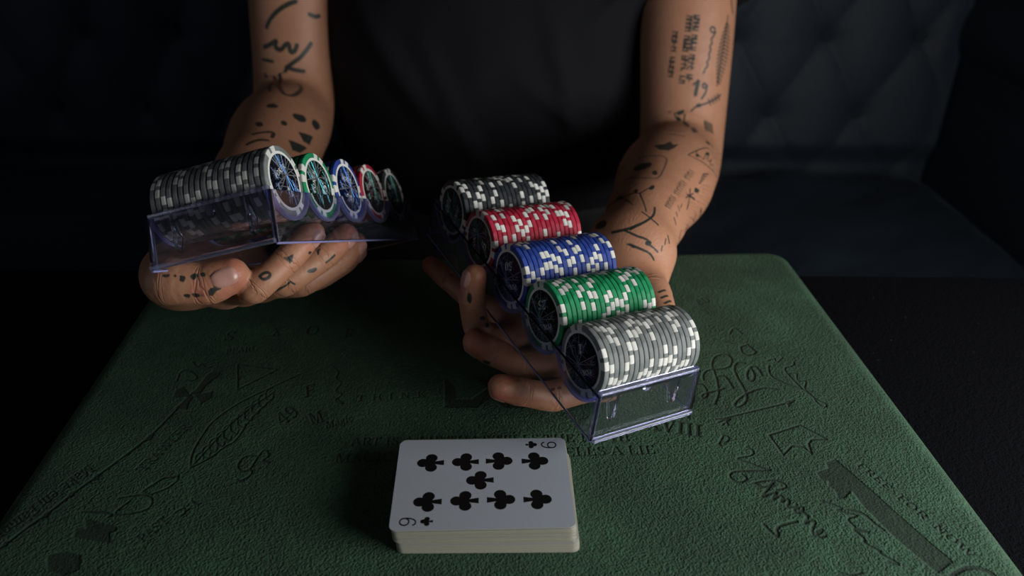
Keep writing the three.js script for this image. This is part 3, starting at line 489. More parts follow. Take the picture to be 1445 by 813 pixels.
function finger(inX, pts, r, chart) {                         // fuller at the joints and the finger pad, slimmer between
  const f = (t) => profileOf(r)(t) * (1 - 0.055 * Math.sin(Math.PI * (t - Math.floor(Math.min(t, 2.999)))) * (t < 2 ? 1 : -0.7));
  return chain(pts.map((p) => inX(...p)), f, 6, chart);
}
const HR = {                                                  // the hand under the right-hand rack (the person's left): knuckle, two joints, tip
  index: [[0.055, 0.014, -0.0475], [0.0520, -0.020, -0.0530], [0.0478, -0.040, -0.0480], [0.0447, -0.0545, -0.0425]],
  middle: [[0.030, 0.006, -0.0480], [0.0205, -0.022, -0.0535], [0.0100, -0.039, -0.0490], [0.0035, -0.0500, -0.0428]],
  ring: [[0.006, -0.003, -0.0485], [-0.0055, -0.0395, -0.0470], [-0.0110, -0.0478, -0.0240], [-0.0153, -0.0465, -0.0075]],
  little: [[-0.015, -0.012, -0.0470], [-0.045, -0.027, -0.0495], [-0.065, -0.0355, -0.0465], [-0.080, -0.0420, -0.0425]],
  thumb: [[-0.022, 0.080, -0.028], [0.012, 0.0745, -0.024], [0.044, 0.060, -0.0245], [0.067, 0.0535, -0.021]],
};
const HL = {
  index: [[0.040, -0.040, -0.0475], [0.0640, -0.0065, -0.0515], [0.0540, 0.0110, -0.0400], [0.0410, 0.0235, -0.0265]],
  middle: [[0.016, -0.042, -0.0475], [0.0340, -0.0040, -0.0500], [0.0200, 0.0160, -0.0405], [0.0035, 0.0275, -0.0290]],
  ring: [[-0.006, -0.043, -0.0470], [0.0060, -0.0080, -0.0525], [-0.0080, 0.0120, -0.0440], [-0.0240, 0.0215, -0.0330]],
  little: [[-0.026, -0.042, -0.0460], [-0.0240, -0.0120, -0.0510], [-0.0340, 0.0040, -0.0450], [-0.0460, 0.0120, -0.0370]],
  thumb: [[0.045, -0.068, -0.033], [0.083, -0.0460, -0.0385], [0.0790, -0.0255, -0.0445], [0.0745, -0.0118, -0.0425]],
};
const RAD = { index: [0.0105, 0.0094, 0.0085, 0.0074], middle: [0.0108, 0.0098, 0.0088, 0.0076], ring: [0.0104, 0.0090, 0.0081, 0.0072], little: [0.0092, 0.0078, 0.0069, 0.0061], thumb: [0.0160, 0.0138, 0.0118, 0.0096] };
const FING = ['index', 'middle', 'ring', 'little'];
function hand(H, inX, wrist, heel, side, chartName) {
  const palm = [], nm = (f) => `${f}_${chartName}`;
  const hl = inX(...heel), across = inX(...H.index[0]).sub(inX(...H.little[0])).normalize();
  FING.forEach((f, i) => { const k = inX(...H[f][0]), w = wrist.clone().addScaledVector(across, 0.012 - 0.008 * i), m = hl.clone().addScaledVector(across, 0.027 - 0.018 * i); palm.push(bone(w, m, 0.0185, 0.0140, chartName), bone(m, k, 0.0140, 0.0112, nm('palm'))); });
  palm.push(bone(inX(...H.thumb[0]), inX(...H.thumb[1]).lerp(hl, 0.35), 0.017, 0.015, nm('palm')));
  palm.push(bone(wrist, inX(...H.thumb[0]), 0.019, 0.016, chartName));
  const fs = group(0.0012, [...FING.map((f) => finger(inX, H[f], RAD[f], nm(f))), finger(inX, H.thumb, RAD.thumb, nm('thumb'))]);
  return group(0.007, [group(0.014, palm), fs]);
}
function arm(sh, el, wr, c, bend) {
  const pts = [sh, sh.clone().lerp(el, 0.55), el, el.clone().lerp(wr, 0.36).add(V(0, bend, 0)), el.clone().lerp(wr, 0.72), wr];
  return chain(pts, profileOf([0.053, 0.047, 0.0415, 0.0435, 0.0325, 0.0245]), 15, c, 0.5);
}
const armR = group(0.016, [arm(J.shR, J.elR, J.wrR, 'armR', -0.006), hand(HR, inR, J.wrR, [-0.004, 0.054, -0.0500], 1, 'armR')]);
const armL = group(0.016, [arm(J.shL, J.elL, J.wrL, 'armL', -0.004), hand(HL, inL, J.wrL, [0.004, -0.068, -0.036], -1, 'armL')]);
const NK = Y(-0.02, 0.40, -0.95);
const trunk = group(0.05, [
  bone(Y(-0.02, -0.105, -0.99), Y(-0.02, 0.06, -0.88), 0.140, 0.150, 'body', [1.12, 1, 0.80]), bone(Y(-0.02, 0.06, -0.88), Y(-0.025, 0.29, -0.925), 0.150, 0.160, 'body', [1.12, 1, 0.72]),
  bone(J.shR.clone().add(V(-0.02, 0.02, 0)), J.shL.clone().add(V(0.02, 0.02, 0)), 0.062, 0.062, 'body'),
  bone(NK, Y(-0.02, 0.47, -0.93), 0.058, 0.056, 'body'), bone(Y(-0.02, 0.555, -0.91), Y(-0.02, 0.60, -0.925), 0.078, 0.088, 'body', [0.92, 1, 1.08]), bone(Y(-0.02, 0.50, -0.862), Y(-0.02, 0.54, -0.87), 0.040, 0.055, 'body'),
  bone(Y(-0.02, 0.565, -0.815), Y(-0.02, 0.535, -0.805), 0.010, 0.014, 'body'), bone(Y(-0.108, 0.565, -0.915), Y(-0.106, 0.535, -0.91), 0.016, 0.010, 'body', [0.5, 1, 1]), bone(Y(0.068, 0.565, -0.915), Y(0.066, 0.535, -0.91), 0.016, 0.010, 'body', [0.5, 1, 1]),
]);
const legs = [-1, 1].map((s) => group(0.03, [bone(Y(-0.02 + s * 0.085, -0.165, -0.98), Y(-0.02 + s * 0.15, -0.165, -0.56), 0.082, 0.058, 'body'), bone(Y(-0.02 + s * 0.15, -0.165, -0.56), Y(-0.02 + s * 0.15, -0.36, -0.535), 0.058, 0.052, 'body'), bone(Y(-0.02 + s * 0.15, -0.36, -0.535), Y(-0.02 + s * 0.15, -0.63, -0.53), 0.052, 0.036, 'body'), bone(Y(-0.02 + s * 0.15, -0.662, -0.55), Y(-0.02 + s * 0.17, -0.668, -0.40), 0.036, 0.028, 'body')]));
const BODY = prepare(group(0.03, [trunk, ...legs, armR, armL]));

// skin charts: along a limb (metres) and round it, laid out side by side on one square texture
const CHARTS = {
  armR: { line: [J.shR, J.elR, J.wrR], r: 0.043, u: 0, v: 0 }, armL: { line: [J.shL, J.elL, J.wrL], r: 0.043, u: 0.275, v: 0 },
};
{ let n = 0; for (const [H, inX, c] of [[HR, inR, 'armR'], [HL, inL, 'armL']]) for (const f of [...FING, 'thumb']) { CHARTS[`${f}_${c}`] = { line: H[f].map((p) => inX(...p)), r: 0.0088, u: 0.552 + 0.060 * (n % 2), v: 0.105 * Math.floor(n / 2) }; n++; } }
const SPAN = 0.70;                                            // metres across the texture
for (const c of Object.values(CHARTS)) {                      // reference direction carried along the line; the seam lies opposite to it, on the side away from the table's front
  c.seg = []; let s = 0, ref = null;
  for (let i = 0; i < c.line.length - 1; i++) { const a = c.line[i], e = c.line[i + 1].clone().sub(a), l = e.length(), t = e.clone().divideScalar(l); if (!ref) ref = V(0, 0.45, 1); ref = ref.clone().addScaledVector(t, -ref.dot(t)).normalize(); c.seg.push({ a, t, l, s0: s, ref, bi: V(0, 0, 0).crossVectors(t, ref) }); s += l; }
  c.len = s;
}
function chartUV(c, p) {                                      // -> [metres round, metres along]
  let best = null, bd = 1e9;
  c.seg.forEach((g, i) => { const d = p.clone().sub(g.a), raw = d.dot(g.t), t = clamp(raw, i ? 0 : -0.02, i < c.seg.length - 1 ? g.l : g.l + (c.r > 0.02 ? 0.06 : 0.02)), q = d.clone().addScaledVector(g.t, -t), l = q.lengthSq(); if (l < bd) { bd = l; best = [g, t, q]; } });
  const [g, t, q] = best; return [Math.atan2(q.dot(g.bi), q.dot(g.ref)) * c.r, g.s0 + t];
}
const toTex = (c, uv) => [(c.u + 0.1375 * (c.r > 0.02 ? 1 : 0.218) + uv[0]) / SPAN, (c.v + 0.022 + uv[1]) / SPAN];
// ---------------------------------------------------------------- skin: tone and tattoos (ink under the skin, drawn in the charts' own metres)
function skinTexture() {
  const N = 2048, [c, g] = canvas(N, N), K = N / SPAN, R = rng(55);
  g.fillStyle = '#b07e62'; g.fillRect(0, 0, N, N);
  for (let i = 0; i < 9000; i++) { g.globalAlpha = 0.05 + 0.06 * R(); g.fillStyle = ['#9c5f45', '#c8977a', '#a8694e', '#bd8a6c'][i % 4]; const r = 4 + 22 * R() * R(); g.beginPath(); g.arc(R() * N, R() * N, r, 0, 7); g.fill(); }
  // finger ends are ruddier than the rest of the skin
  for (const [n, ch] of Object.entries(CHARTS)) if (ch.r < 0.02) for (let i = 0; i < 260; i++) { const s = ch.len - 0.030 * R() * R() + 0.010 * R(), t = toTex(ch, [(R() * 2 - 1) * Math.PI * ch.r, s]); g.globalAlpha = 0.10; g.fillStyle = i % 3 ? '#b0604c' : '#a85044'; g.beginPath(); g.arc(t[0] * N, N - t[1] * N, 3 + 8 * R(), 0, 7); g.fill(); }
  g.globalAlpha = 1;
  return (() => { tattoos(g, K); return canvasTex(c); })();
}
function skinBump() {                                        // pores and fine lines, with creases across the finger joints
  const N = 2048, [c, g] = canvas(N, N), K = N / SPAN, R = rng(66); g.fillStyle = '#fff'; g.fillRect(0, 0, N, N); g.strokeStyle = '#000'; g.lineCap = 'round';
  for (const [n, ch] of Object.entries(CHARTS)) if (ch.r < 0.02) ch.seg.slice(1).forEach((sg, j) => { for (const [o, w, al] of [[-2.2, 0.35, 0.5], [-0.9, 0.5, 0.8], [0.4, 0.45, 0.9], [1.7, 0.35, 0.6], [3.2, 0.3, 0.35]]) { g.globalAlpha = al; g.lineWidth = w / 1000 * K; g.beginPath(); for (let k = 0; k <= 24; k++) { const t = toTex(ch, [mix(-1, 1, k / 24) * Math.PI * ch.r, sg.s0 + (o + 0.5 * Math.sin(k * 0.9 + o * 7) + 0.4 * (R() - 0.5)) / 1000]); if (k) g.lineTo(t[0] * N, N - t[1] * N); else g.moveTo(t[0] * N, N - t[1] * N); } g.stroke(); } });
  g.globalAlpha = 0.5; for (const n of ['armR', 'armL']) { const ch = CHARTS[n], w = ch.len; for (const o of [-0.012, -0.007, -0.001, 0.004]) { g.lineWidth = 0.0006 * K; g.beginPath(); for (let k = 0; k <= 30; k++) { const t = toTex(ch, [mix(-1, 1, k / 30) * Math.PI * ch.r, w + o + 0.0012 * Math.sin(k * 0.7 + o * 900)]); if (k) g.lineTo(t[0] * N, N - t[1] * N); else g.moveTo(t[0] * N, N - t[1] * N); } g.stroke(); } }
  const px = g.getImageData(0, 0, N, N).data;
  return dataTex(N, N, (x, y) => 0.62 * px[4 * ((N - 1 - y) * N + x)] / 255 + 0.16 * tileNoise(x / 5, y / 5, 409, 21) + 0.08 * tileNoise(x / 2.5, y / 2.5, 819, 22) + 0.10 * tileNoise(x / 16, y / 12, 128, 23));
}
function tattoos(g, K) {
  const ink = (chart, kind, w, p) => { const c = CHARTS[chart], N = K * SPAN, q = []; for (let i = 0; i < p.length; i += 2) { const t = toTex(c, [p[i] / 1000, p[i + 1] / 1000]); q.push([t[0] * N, N - t[1] * N]); } g.beginPath(); g.moveTo(...q[0]); const n = q.length; if (kind || n < 3) { for (let i = 1; i < n; i++) g.lineTo(...q[i]); } else { for (let i = 1; i < n - 1; i++) g.quadraticCurveTo(q[i][0], q[i][1], (q[i][0] + q[i + 1][0]) / 2, (q[i][1] + q[i + 1][1]) / 2); g.lineTo(...q[n - 1]); } if (kind) { g.closePath(); g.fill(); } else { g.lineWidth = w / 1000 * K; g.stroke(); } };
  g.strokeStyle = g.fillStyle = "#1e2624"; g.lineCap = g.lineJoin = "round"; g.globalAlpha = 0.88;
  ink('armR', 0, 1.2, [-2.5, 229, 2.5, 228.6]);
  ink('armR', 0, 1.2, [-2.4, 231.5, 2.7, 231.1]);
  ink('armR', 0, 1.2, [0, 228.8, 2.7, 231.1]);
  ink('armR', 0, 1.2, [2.5, 228.6, 2.7, 231.1]);
  ink('armR', 0, 1.2, [-2.4, 232.6, 2.7, 232.1]);
  ink('armR', 0, 1.2, [-2.3, 235.1, 2.9, 234.6]);
  ink('armR', 0, 1.2, [-2.4, 232.6, 0.3, 234.9]);
  ink('armR', 0, 1.2, [-2.2, 236.2, 3, 235.7]);
  ink('armR', 0, 1.2, [-2.1, 238.7, 3.1, 238.2]);
  ink('armR', 0, 1.2, [0.4, 235.9, 0.5, 238.5]);
  ink('armR', 0, 1.2, [-2, 239.7, 3.2, 239.3]);
  ink('armR', 0, 1.2, [-1.9, 242.2, 3.3, 241.7]);
  ink('armR', 0, 1.2, [0.6, 239.5, 3.3, 241.7]);
  ink('armR', 0, 1.2, [-1.7, 246.9, 3.6, 246.4]);
  ink('armR', 0, 1.2, [-1.6, 249.4, 3.7, 248.9]);
  ink('armR', 0, 1.2, [-1.7, 246.9, 1.1, 249.2]);
  ink('armR', 0, 1.2, [-1.6, 250.5, 3.8, 250]);
  ink('armR', 0, 1.2, [-1.5, 253, 3.9, 252.5]);
  ink('armR', 0, 1.2, [1.1, 250.2, 3.9, 252.5]);
  ink('armR', 0, 1.2, [3.8, 250, 3.9, 252.5]);
  ink('armR', 0, 1.2, [-1.4, 254, 4, 253.5]);
  ink('armR', 0, 1.2, [1.3, 253.8, 4.2, 256]);
  ink('armR', 0, 1.2, [4, 253.5, 4.2, 256]);
  ink('armR', 0, 1.2, [-1.3, 257.6, 4.2, 257.1]);
  ink('armR', 0, 1.2, [-1.1, 260.1, 4.4, 259.6]);
  ink('armR', 0, 1.2, [1.5, 257.4, 4.4, 259.6]);
  ink('armR', 0, 1.2, [4.2, 257.1, 4.4, 259.6]);
  ink('armR', 0, 1.2, [-0.9, 264.8, 4.7, 264.3]);
  ink('armR', 0, 1.2, [-0.8, 267.3, 4.9, 266.8]);
  ink('armR', 0, 1.2, [-0.9, 264.8, 2, 267.1]);
  ink('armR', 0, 1.2, [-0.7, 268.4, 4.9, 267.9]);
  ink('armR', 0, 1.2, [-0.7, 268.4, 2.3, 270.7]);
  ink('armR', 0, 1.2, [4.9, 267.9, 5.1, 270.4]);
  ink('armR', 0, 1.2, [-0.5, 272.1, 5.2, 271.5]);
  ink('armR', 0, 1.2, [-0.5, 272.1, 2.5, 274.3]);
  ink('armR', 0, 1.2, [-0.4, 275.7, 5.4, 275.1]);
  ink('armR', 0, 1.2, [-0.4, 275.7, 2.7, 278]);
  ink('armR', 0, 1.2, [5.4, 275.1, 5.6, 277.7]);
  ink('armR', 0, 1.2, [0, 283, 6, 282.4]);
  ink('armR', 0, 1.2, [0.2, 285.5, 6.2, 284.9]);
  ink('armR', 0, 1.2, [3, 282.7, 6.2, 284.9]);
  ink('armR', 0, 1.2, [0.2, 286.6, 6.2, 286]);
  ink('armR', 0, 1.2, [3.3, 286.3, 3.4, 288.9]);
  ink('armR', 0, 1.2, [4.1, 229.8, 9.1, 229.2]);
  ink('armR', 0, 1.2, [4.2, 232.4, 9.3, 231.7]);
  ink('armR', 0, 1.2, [4.1, 229.8, 6.7, 232.1]);
  ink('armR', 0, 1.2, [4.3, 233.4, 9.3, 232.8]);
  ink('armR', 0, 1.2, [4.4, 236, 9.5, 235.3]);
  ink('armR', 0, 1.2, [4.3, 233.4, 7, 235.7]);
  ink('armR', 0, 1.2, [4.5, 237.1, 9.6, 236.4]);
  ink('armR', 0, 1.2, [4.6, 239.6, 9.7, 238.9]);
  ink('armR', 0, 1.2, [4.5, 237.1, 7.2, 239.3]);
  ink('armR', 0, 1.2, [4.7, 240.7, 9.8, 240]);
  ink('armR', 0, 1.2, [4.8, 243.2, 10, 242.5]);
  ink('armR', 0, 1.2, [4.7, 240.7, 7.4, 242.9]);
  ink('armR', 0, 1.2, [5.1, 247.9, 10.3, 247.2]);
  ink('armR', 0, 1.2, [5.2, 250.4, 10.5, 249.7]);
  ink('armR', 0, 1.2, [5.1, 247.9, 7.9, 250.1]);
  ink('armR', 0, 1.2, [5.3, 251.5, 10.6, 250.8]);
  ink('armR', 0, 1.2, [5.4, 254, 10.8, 253.3]);
  ink('armR', 0, 1.2, [7.9, 251.2, 10.8, 253.3]);
  ink('armR', 0, 1.2, [10.6, 250.8, 10.8, 253.3]);
  ink('armR', 0, 1.2, [5.5, 255.1, 10.9, 254.4]);
  ink('armR', 0, 1.2, [5.6, 257.6, 11.1, 257]);
  ink('armR', 0, 1.2, [8.2, 254.8, 11.1, 257]);
  ink('armR', 0, 1.2, [10.9, 254.4, 11.1, 257]);
  ink('armR', 0, 1.2, [5.7, 258.7, 11.2, 258]);
  ink('armR', 0, 1.2, [5.9, 261.3, 11.4, 260.6]);
  ink('armR', 0, 1.2, [5.7, 258.7, 8.6, 260.9]);
  ink('armR', 0, 1.2, [11.2, 258, 11.4, 260.6]);
  ink('armR', 0, 1.2, [6.2, 266, 11.8, 265.3]);
  ink('armR', 0, 1.2, [6.3, 268.5, 12, 267.8]);
  ink('armR', 0, 1.2, [9, 265.6, 9.2, 268.2]);
  ink('armR', 0, 1.2, [11.8, 265.3, 12, 267.8]);
  ink('armR', 0, 1.2, [6.4, 269.6, 12.1, 268.9]);
  ink('armR', 0, 1.2, [6.4, 269.6, 9.4, 271.8]);
  ink('armR', 0, 1.2, [6.6, 273.3, 12.4, 272.6]);
  ink('armR', 0, 1.2, [6.6, 273.3, 9.7, 275.5]);
  ink('armR', 0, 1.2, [6.9, 276.9, 12.7, 276.2]);
  ink('armR', 0, 1.2, [9.8, 276.6, 12.9, 278.8]);
  ink('armR', 0, 1.2, [7.4, 284.3, 13.4, 283.6]);
  ink('armR', 0, 1.2, [10.4, 283.9, 13.6, 286.1]);
  ink('armR', 0, 1.2, [7.7, 288, 13.7, 287.3]);
  ink('armR', 0, 1.2, [7.9, 290.5, 13.9, 289.8]);
  ink('armR', 0, 1.2, [7.7, 288, 10.9, 290.2]);
  ink('armR', 0, 1.2, [16.9, 243.6, 21.6, 242.8]);
  ink('armR', 0, 1.2, [17.2, 246.8, 21.9, 246]);
  ink('armR', 0, 1.2, [16.9, 243.6, 19.5, 246.4]);
  ink('armR', 0, 1.2, [17.3, 248.2, 22.1, 247.4]);
  ink('armR', 0, 1.2, [17.6, 251.5, 22.4, 250.6]);
  ink('armR', 0, 1.2, [17.3, 248.2, 20, 251]);
  ink('armR', 0, 1.2, [22.1, 247.4, 22.4, 250.6]);
  ink('armR', 0, 1.2, [17.7, 252.8, 22.6, 252]);
  ink('armR', 0, 1.2, [20.1, 252.4, 20.5, 255.6]);
  ink('armR', 0, 1.2, [18.1, 257.4, 23.1, 256.6]);
  ink('armR', 0, 1.2, [18.5, 260.7, 23.4, 259.8]);
  ink('armR', 0, 1.2, [18.1, 257.4, 20.9, 260.3]);
  ink('armR', 0, 1.2, [19.1, 266.7, 24.2, 265.8]);
  ink('armR', 0, 1.2, [19.4, 269.9, 24.6, 269.1]);
  ink('armR', 0, 1.2, [21.6, 266.3, 24.6, 269.1]);
  ink('armR', 0, 1.2, [19.5, 271.3, 24.7, 270.5]);
  ink('armR', 0, 1.2, [19.9, 274.6, 25.1, 273.7]);
  ink('armR', 0, 1.2, [22.1, 270.9, 25.1, 273.7]);
  ink('armR', 0, 1.2, [20, 276, 25.3, 275.1]);
  ink('armR', 0, 1.2, [20.4, 279.3, 25.7, 278.4]);
  ink('armR', 0, 1.2, [20, 276, 23, 278.9]);
  ink('armR', 0, 1.2, [25.3, 275.1, 25.7, 278.4]);
  ink('armR', 0, 1.2, [20.5, 280.7, 25.9, 279.8]);
  ink('armR', 0, 1.2, [20.9, 284, 26.3, 283.1]);
  ink('armR', 0, 1.2, [20.5, 280.7, 23.6, 283.5]);
  ink('armR', 0, 1.8, [-19.9, 242.3, -15.2, 242.9, -13.3, 239.3, -15.9, 237.1, -19.4, 239.1, -18.6, 245.1, -15.3, 249.4, -18, 251.6, -14.7, 255.9, -17.4, 258.2, -14.8, 262.4, -16.9, 266, -13.6, 270.3, -16.2, 272.6, -12.8, 276.2, -11.6, 280.3]);
  ink('armR', 0, 1.4, [-33.4, 223.8, -33.1, 242.4, -31.5, 265.9, -30.5, 287.3]);
  ink('armR', 0, 1.4, [-33.4, 230.4, -31.1, 232.9]);
  ink('armR', 0, 1.4, [-33.4, 230.4, -37.2, 232.8]);
  ink('armR', 0, 1.4, [-33.2, 233.8, -29.8, 236.8]);
  ink('armR', 0, 1.4, [-33.2, 233.8, -38.4, 235.9]);
  ink('armR', 0, 1.4, [-33, 237.3, -28.9, 240.5]);
  ink('armR', 0, 1.4, [-33, 237.3, -39.4, 239]);
  ink('armR', 0, 1.4, [-32.9, 240.7, -28, 244.2]);
  ink('armR', 0, 1.4, [-32.9, 240.7, -40.3, 242.3]);
  ink('armR', 0, 1.4, [-32.8, 244.1, -27.3, 247.8]);
  ink('armR', 0, 1.4, [-32.8, 244.1, -41, 245.5]);
  ink('armR', 0, 1.4, [-32.6, 247.5, -26.6, 251.5]);
  ink('armR', 0, 1.4, [-32.6, 247.5, -41.5, 248.8]);
  ink('armR', 0, 1.4, [-32.4, 251, -26.2, 255.1]);
  ink('armR', 0, 1.4, [-32.4, 251, -41.9, 252.2]);
  ink('armR', 0, 1.4, [-32.3, 254.4, -25.9, 258.7]);
  ink('armR', 0, 1.4, [-32.3, 254.4, -42.1, 255.6]);
  ink('armR', 0, 1.4, [-32.2, 257.8, -25.8, 262.2]);
  ink('armR', 0, 1.4, [-32.2, 257.8, -41.9, 259.1]);
  ink('armR', 0, 1.4, [-32, 261.2, -25.9, 265.7]);
  ink('armR', 0, 1.4, [-32, 261.2, -41.6, 262.6]);
  ink('armR', 0, 1.4, [-32, 264.6, -26.1, 269.2]);
  ink('armR', 0, 1.4, [-32, 264.6, -40.9, 266.2]);
  ink('armR', 0, 1.4, [-31.9, 268, -26.4, 272.8]);
  ink('armR', 0, 1.4, [-31.9, 268, -40.1, 269.8]);
  ink('armR', 0, 1.4, [-31.7, 271.5, -26.9, 276.2]);
  ink('armR', 0, 1.4, [-31.7, 271.5, -39, 273.5]);
  ink('armR', 0, 1.4, [-31.7, 274.9, -27.5, 279.7]);
  ink('armR', 0, 1.4, [-31.7, 274.9, -38, 277.1]);
  ink('armR', 0, 1.4, [-31.6, 278.3, -28.2, 283.2]);
  ink('armR', 0, 1.4, [-31.6, 278.3, -36.8, 280.8]);
  ink('armR', 0, 1.4, [-31.4, 281.8, -29, 286.6]);
  ink('armR', 0, 1.4, [-31.4, 281.8, -35.4, 284.5]);
  ink('armR', 0, 1.4, [-31.3, 285.2, -29.9, 290.1]);
  ink('armR', 0, 1.4, [-31.3, 285.2, -34.1, 288.1]);
  ink('armR', 0, 2.1, [-36.2, 208.5, -38.6, 214.4, -42.3, 218.7]);
  ink('armR', 0, 4.1, [-6.7, 288.4, -4.7, 300.4]);
  ink('armR', 0, 2.1, [-2, 291.3, -6.3, 288.5]);
  ink('armR', 0, 2.2, [-17.3, 292.2, -14.5, 289.2, -11.7, 290.8, -12.5, 294, -15.8, 293.7, -17.5, 290.2, -16.4, 298.3, -12.2, 304]);
  ink('armR', 0, 1.7, [-37.3, 297.7, -25.4, 305.4, -12.3, 310, -0.6, 314.3, 32.5, 365.8]);
  ink('armR', 1, 0, [-13.2, 309.1, -12.2, 310.8, -10.9, 312.4, -8.3, 312.7, -5.9, 313, -6.1, 311.5, -6.5, 310.1, -8.6, 308.7, -10.8, 308.9]);
  ink('armR', 1, 0, [6.3, 316.4, 23, 364.9, 24.5, 365.7, 27.6, 366.5, 29.7, 365.9, 31.1, 365.5, 13.5, 317.2, 11, 316.1, 7.5, 315.2]);
  ink('armR', 0, 1.5, [-20.6, 303.9, -23.8, 309]);
  ink('armR', 0, 1.5, [-24.3, 302.2, -28, 307.1]);
  ink('armR', 0, 1.5, [-28.1, 300, -31.8, 304.9]);
  ink('armR', 0, 1.5, [-31.8, 297.9, -36.2, 302.6]);
  ink('armR', 0, 2, [22.8, 317.2, 25, 368.9, 3, 398.1, -8.3, 405.6, -26.3, 392.8]);
  ink('armR', 1, 0, [22.6, 370.9, 24.7, 372.1, 28.1, 371.2, 30.6, 368.6, 32.6, 367.4, 31.7, 366.6, 28.8, 367.1, 26.2, 367.6, 23.8, 368.8]);
  ink('armR', 1, 0, [9.7, 384.2, 10.7, 392.1, 13.8, 394, 17.6, 382.9, 20.6, 374.5, 20, 370.8, 16.6, 371.4, 13.4, 373.6, 10.8, 377.6]);
  ink('armR', 1, 0, [-0.5, 398.1, 0.8, 406.2, 3.4, 412.8, 6, 406.7, 6.7, 396.8, 7.4, 385.4, 4.5, 382, 1.2, 384.3, -2, 387.5]);
  ink('armR', 1, 0, [-19.8, 400.9, -18, 407.4, -15.3, 410.4, -13.4, 411.5, -12, 410.2, -13.4, 405.2, -15.3, 400.7, -17.9, 396.5, -18.6, 399.4]);
  ink('armR', 0, 2, [-3.4, 361.1, -11.5, 368.6]);
  ink('armR', 0, 2, [-6.2, 360.1, -14.1, 366.8]);
  ink('armR', 0, 2, [-8.9, 358.6, -16.7, 364.9]);
  ink('armR', 0, 2, [-11.5, 357.1, -19.2, 362.7]);
  ink('armR', 0, 1.5, [27.7, 433.1, 19.5, 430.5, 12.1, 425]);
  ink('armR', 0, 1.5, [25.9, 444.3, 17.8, 442.4, 10.8, 440.2]);
  ink('armR', 1, 0, [36.5, 472.9, 25.8, 469.7, 21.6, 461.6, 17.5, 468.2, 12.7, 462.9, 15.1, 473.6, 19.2, 482.2, 29, 483.1]);
  ink('armR', 0, 1.2, [49.2, 494.2, 33.6, 497, 17.3, 494.8, 16.1, 518, 16.4, 545.6, 26.6, 548, 36.1, 547.5, 66.4, 532.1]);
  ink('armR', 1, 0, [29.9, 513.9, 30.5, 520.7, 34.9, 526.1, 40.5, 527.2, 47.6, 522.9, 51, 514.5, 46.5, 511.5, 40.1, 509.9, 33.6, 510.4]);
  ink('armR', 1, 0, [20.5, 533.7, 20.2, 538.1, 21.5, 540.1, 23.1, 540, 24.8, 537.8, 25.9, 533.5, 25, 530.6, 23.9, 528, 21.9, 530.2]);
  ink('armR', 0, 1.5, [18.2, 560.4, 25, 567.2, 28.9, 574.2, 35.2, 572.1, 44.2, 574.4, 53.2, 573.9, 63.9, 572.6, 76.7, 567.2]);
  ink('armR', 1, 0, [17.6, 559.3, 17, 561.4, 17.3, 564.4, 18.9, 566.4, 20.5, 566.8, 21.8, 565.8, 21.9, 563, 20.9, 560.2, 19.1, 559]);
  ink('armR', 1, 0, [47.9, 574.6, 47, 577.3, 51.1, 576.7, 55, 575.5, 59.7, 571.6, 59.1, 569.6, 57.2, 569, 53.8, 568.8, 50.2, 572.2]);
  ink('armR', 0, 1.6, [29.3, 574.2, 21.2, 586.8, 14.6, 605.1]);
  ink('armR', 0, 1.3, [45, 578.6, 37.6, 587.3, 31, 596.7]);
  ink('armR', 1, 0, [32.7, 570, 32.9, 571.7, 34, 572.3, 35.4, 572, 37.2, 570.4, 37.2, 568.1, 36.4, 567.1, 35.2, 566.4, 33.6, 567.5]);
  ink('armR', 0, 2.7, [7.9, 589.1, 5.6, 599.4, 7, 612.4, 13.2, 621.5, 24.3, 626.5]);
  ink('armR', 0, 1.9, [20.5, 625.2, 31, 628.1, 49.5, 628.3]);
  ink('armR', 0, 1.7, [18.3, 608.5, 8.6, 612.4, -2.4, 614.3]);
  ink('armR', 0, 1.3, [33, 627.7, 16.7, 630.5, -1.7, 629, -7.8, 629.9]);
  ink('armR', 1, 0, [-9.4, 629.3, -10.2, 630.6, -9, 631.6, -6.8, 632, -3.6, 632.1, -1.3, 631, -2.2, 629.7, -4.4, 629.2, -6.7, 628.6]);
  ink('armR', 0, 1.1, [-9.8, 630.9, -17.1, 630.5, -23.4, 630.4]);
  ink('armR', 1, 0, [27, 635.5, 18.4, 634.7, 5.3, 635.4, 9.9, 636.7]);
  ink('armR', 0, 1.4, [12.9, 635.8, -3.6, 635.8, -17.2, 634.6, -26.8, 635.6, -34.6, 639]);
  ink('armR', 0, 1.1, [-16.8, 636.9, -26.8, 638.4, -35.9, 639.9]);
  ink('armR', 1, 0, [54.3, 619, 55.4, 621.3, 59.1, 622, 63.8, 621.4, 69.1, 617.9, 69.3, 613.5, 66.2, 612.5, 62, 613.4, 56.3, 615.3]);
  ink('armR', 0, 1, [-7.6, 495.9, -15, 492.3]);
  ink('armR', 0, 1, [-7.2, 500.5, -14.7, 496.7]);
  ink('armR', 0, 0.9, [-8.3, 500.2, -9.3, 505.4]);
  ink('armR', 0, 1, [-6.9, 504.4, -14.4, 501]);
  ink('armR', 0, 1, [-6.5, 508.5, -14, 505.3]);
  ink('armR', 0, 0.9, [-7.5, 508.5, -8.5, 513.8]);
  ink('armR', 0, 1, [-6, 513.2, -13.8, 509.2]);
  ink('armR', 0, 1, [-4.5, 523.9, -12.3, 520.2]);
  ink('armR', 0, 1, [-4.1, 529.1, -12, 525.1]);
  ink('armR', 0, 0.9, [-5.1, 529.1, -6, 535.7]);
  ink('armR', 0, 1, [-3.7, 534.5, -11.5, 530.5]);
  ink('armR', 0, 1, [-3.3, 539.6, -11, 535.9]);
  ink('armR', 0, 0.8, [-4.3, 539.7, -5.3, 545.4]);
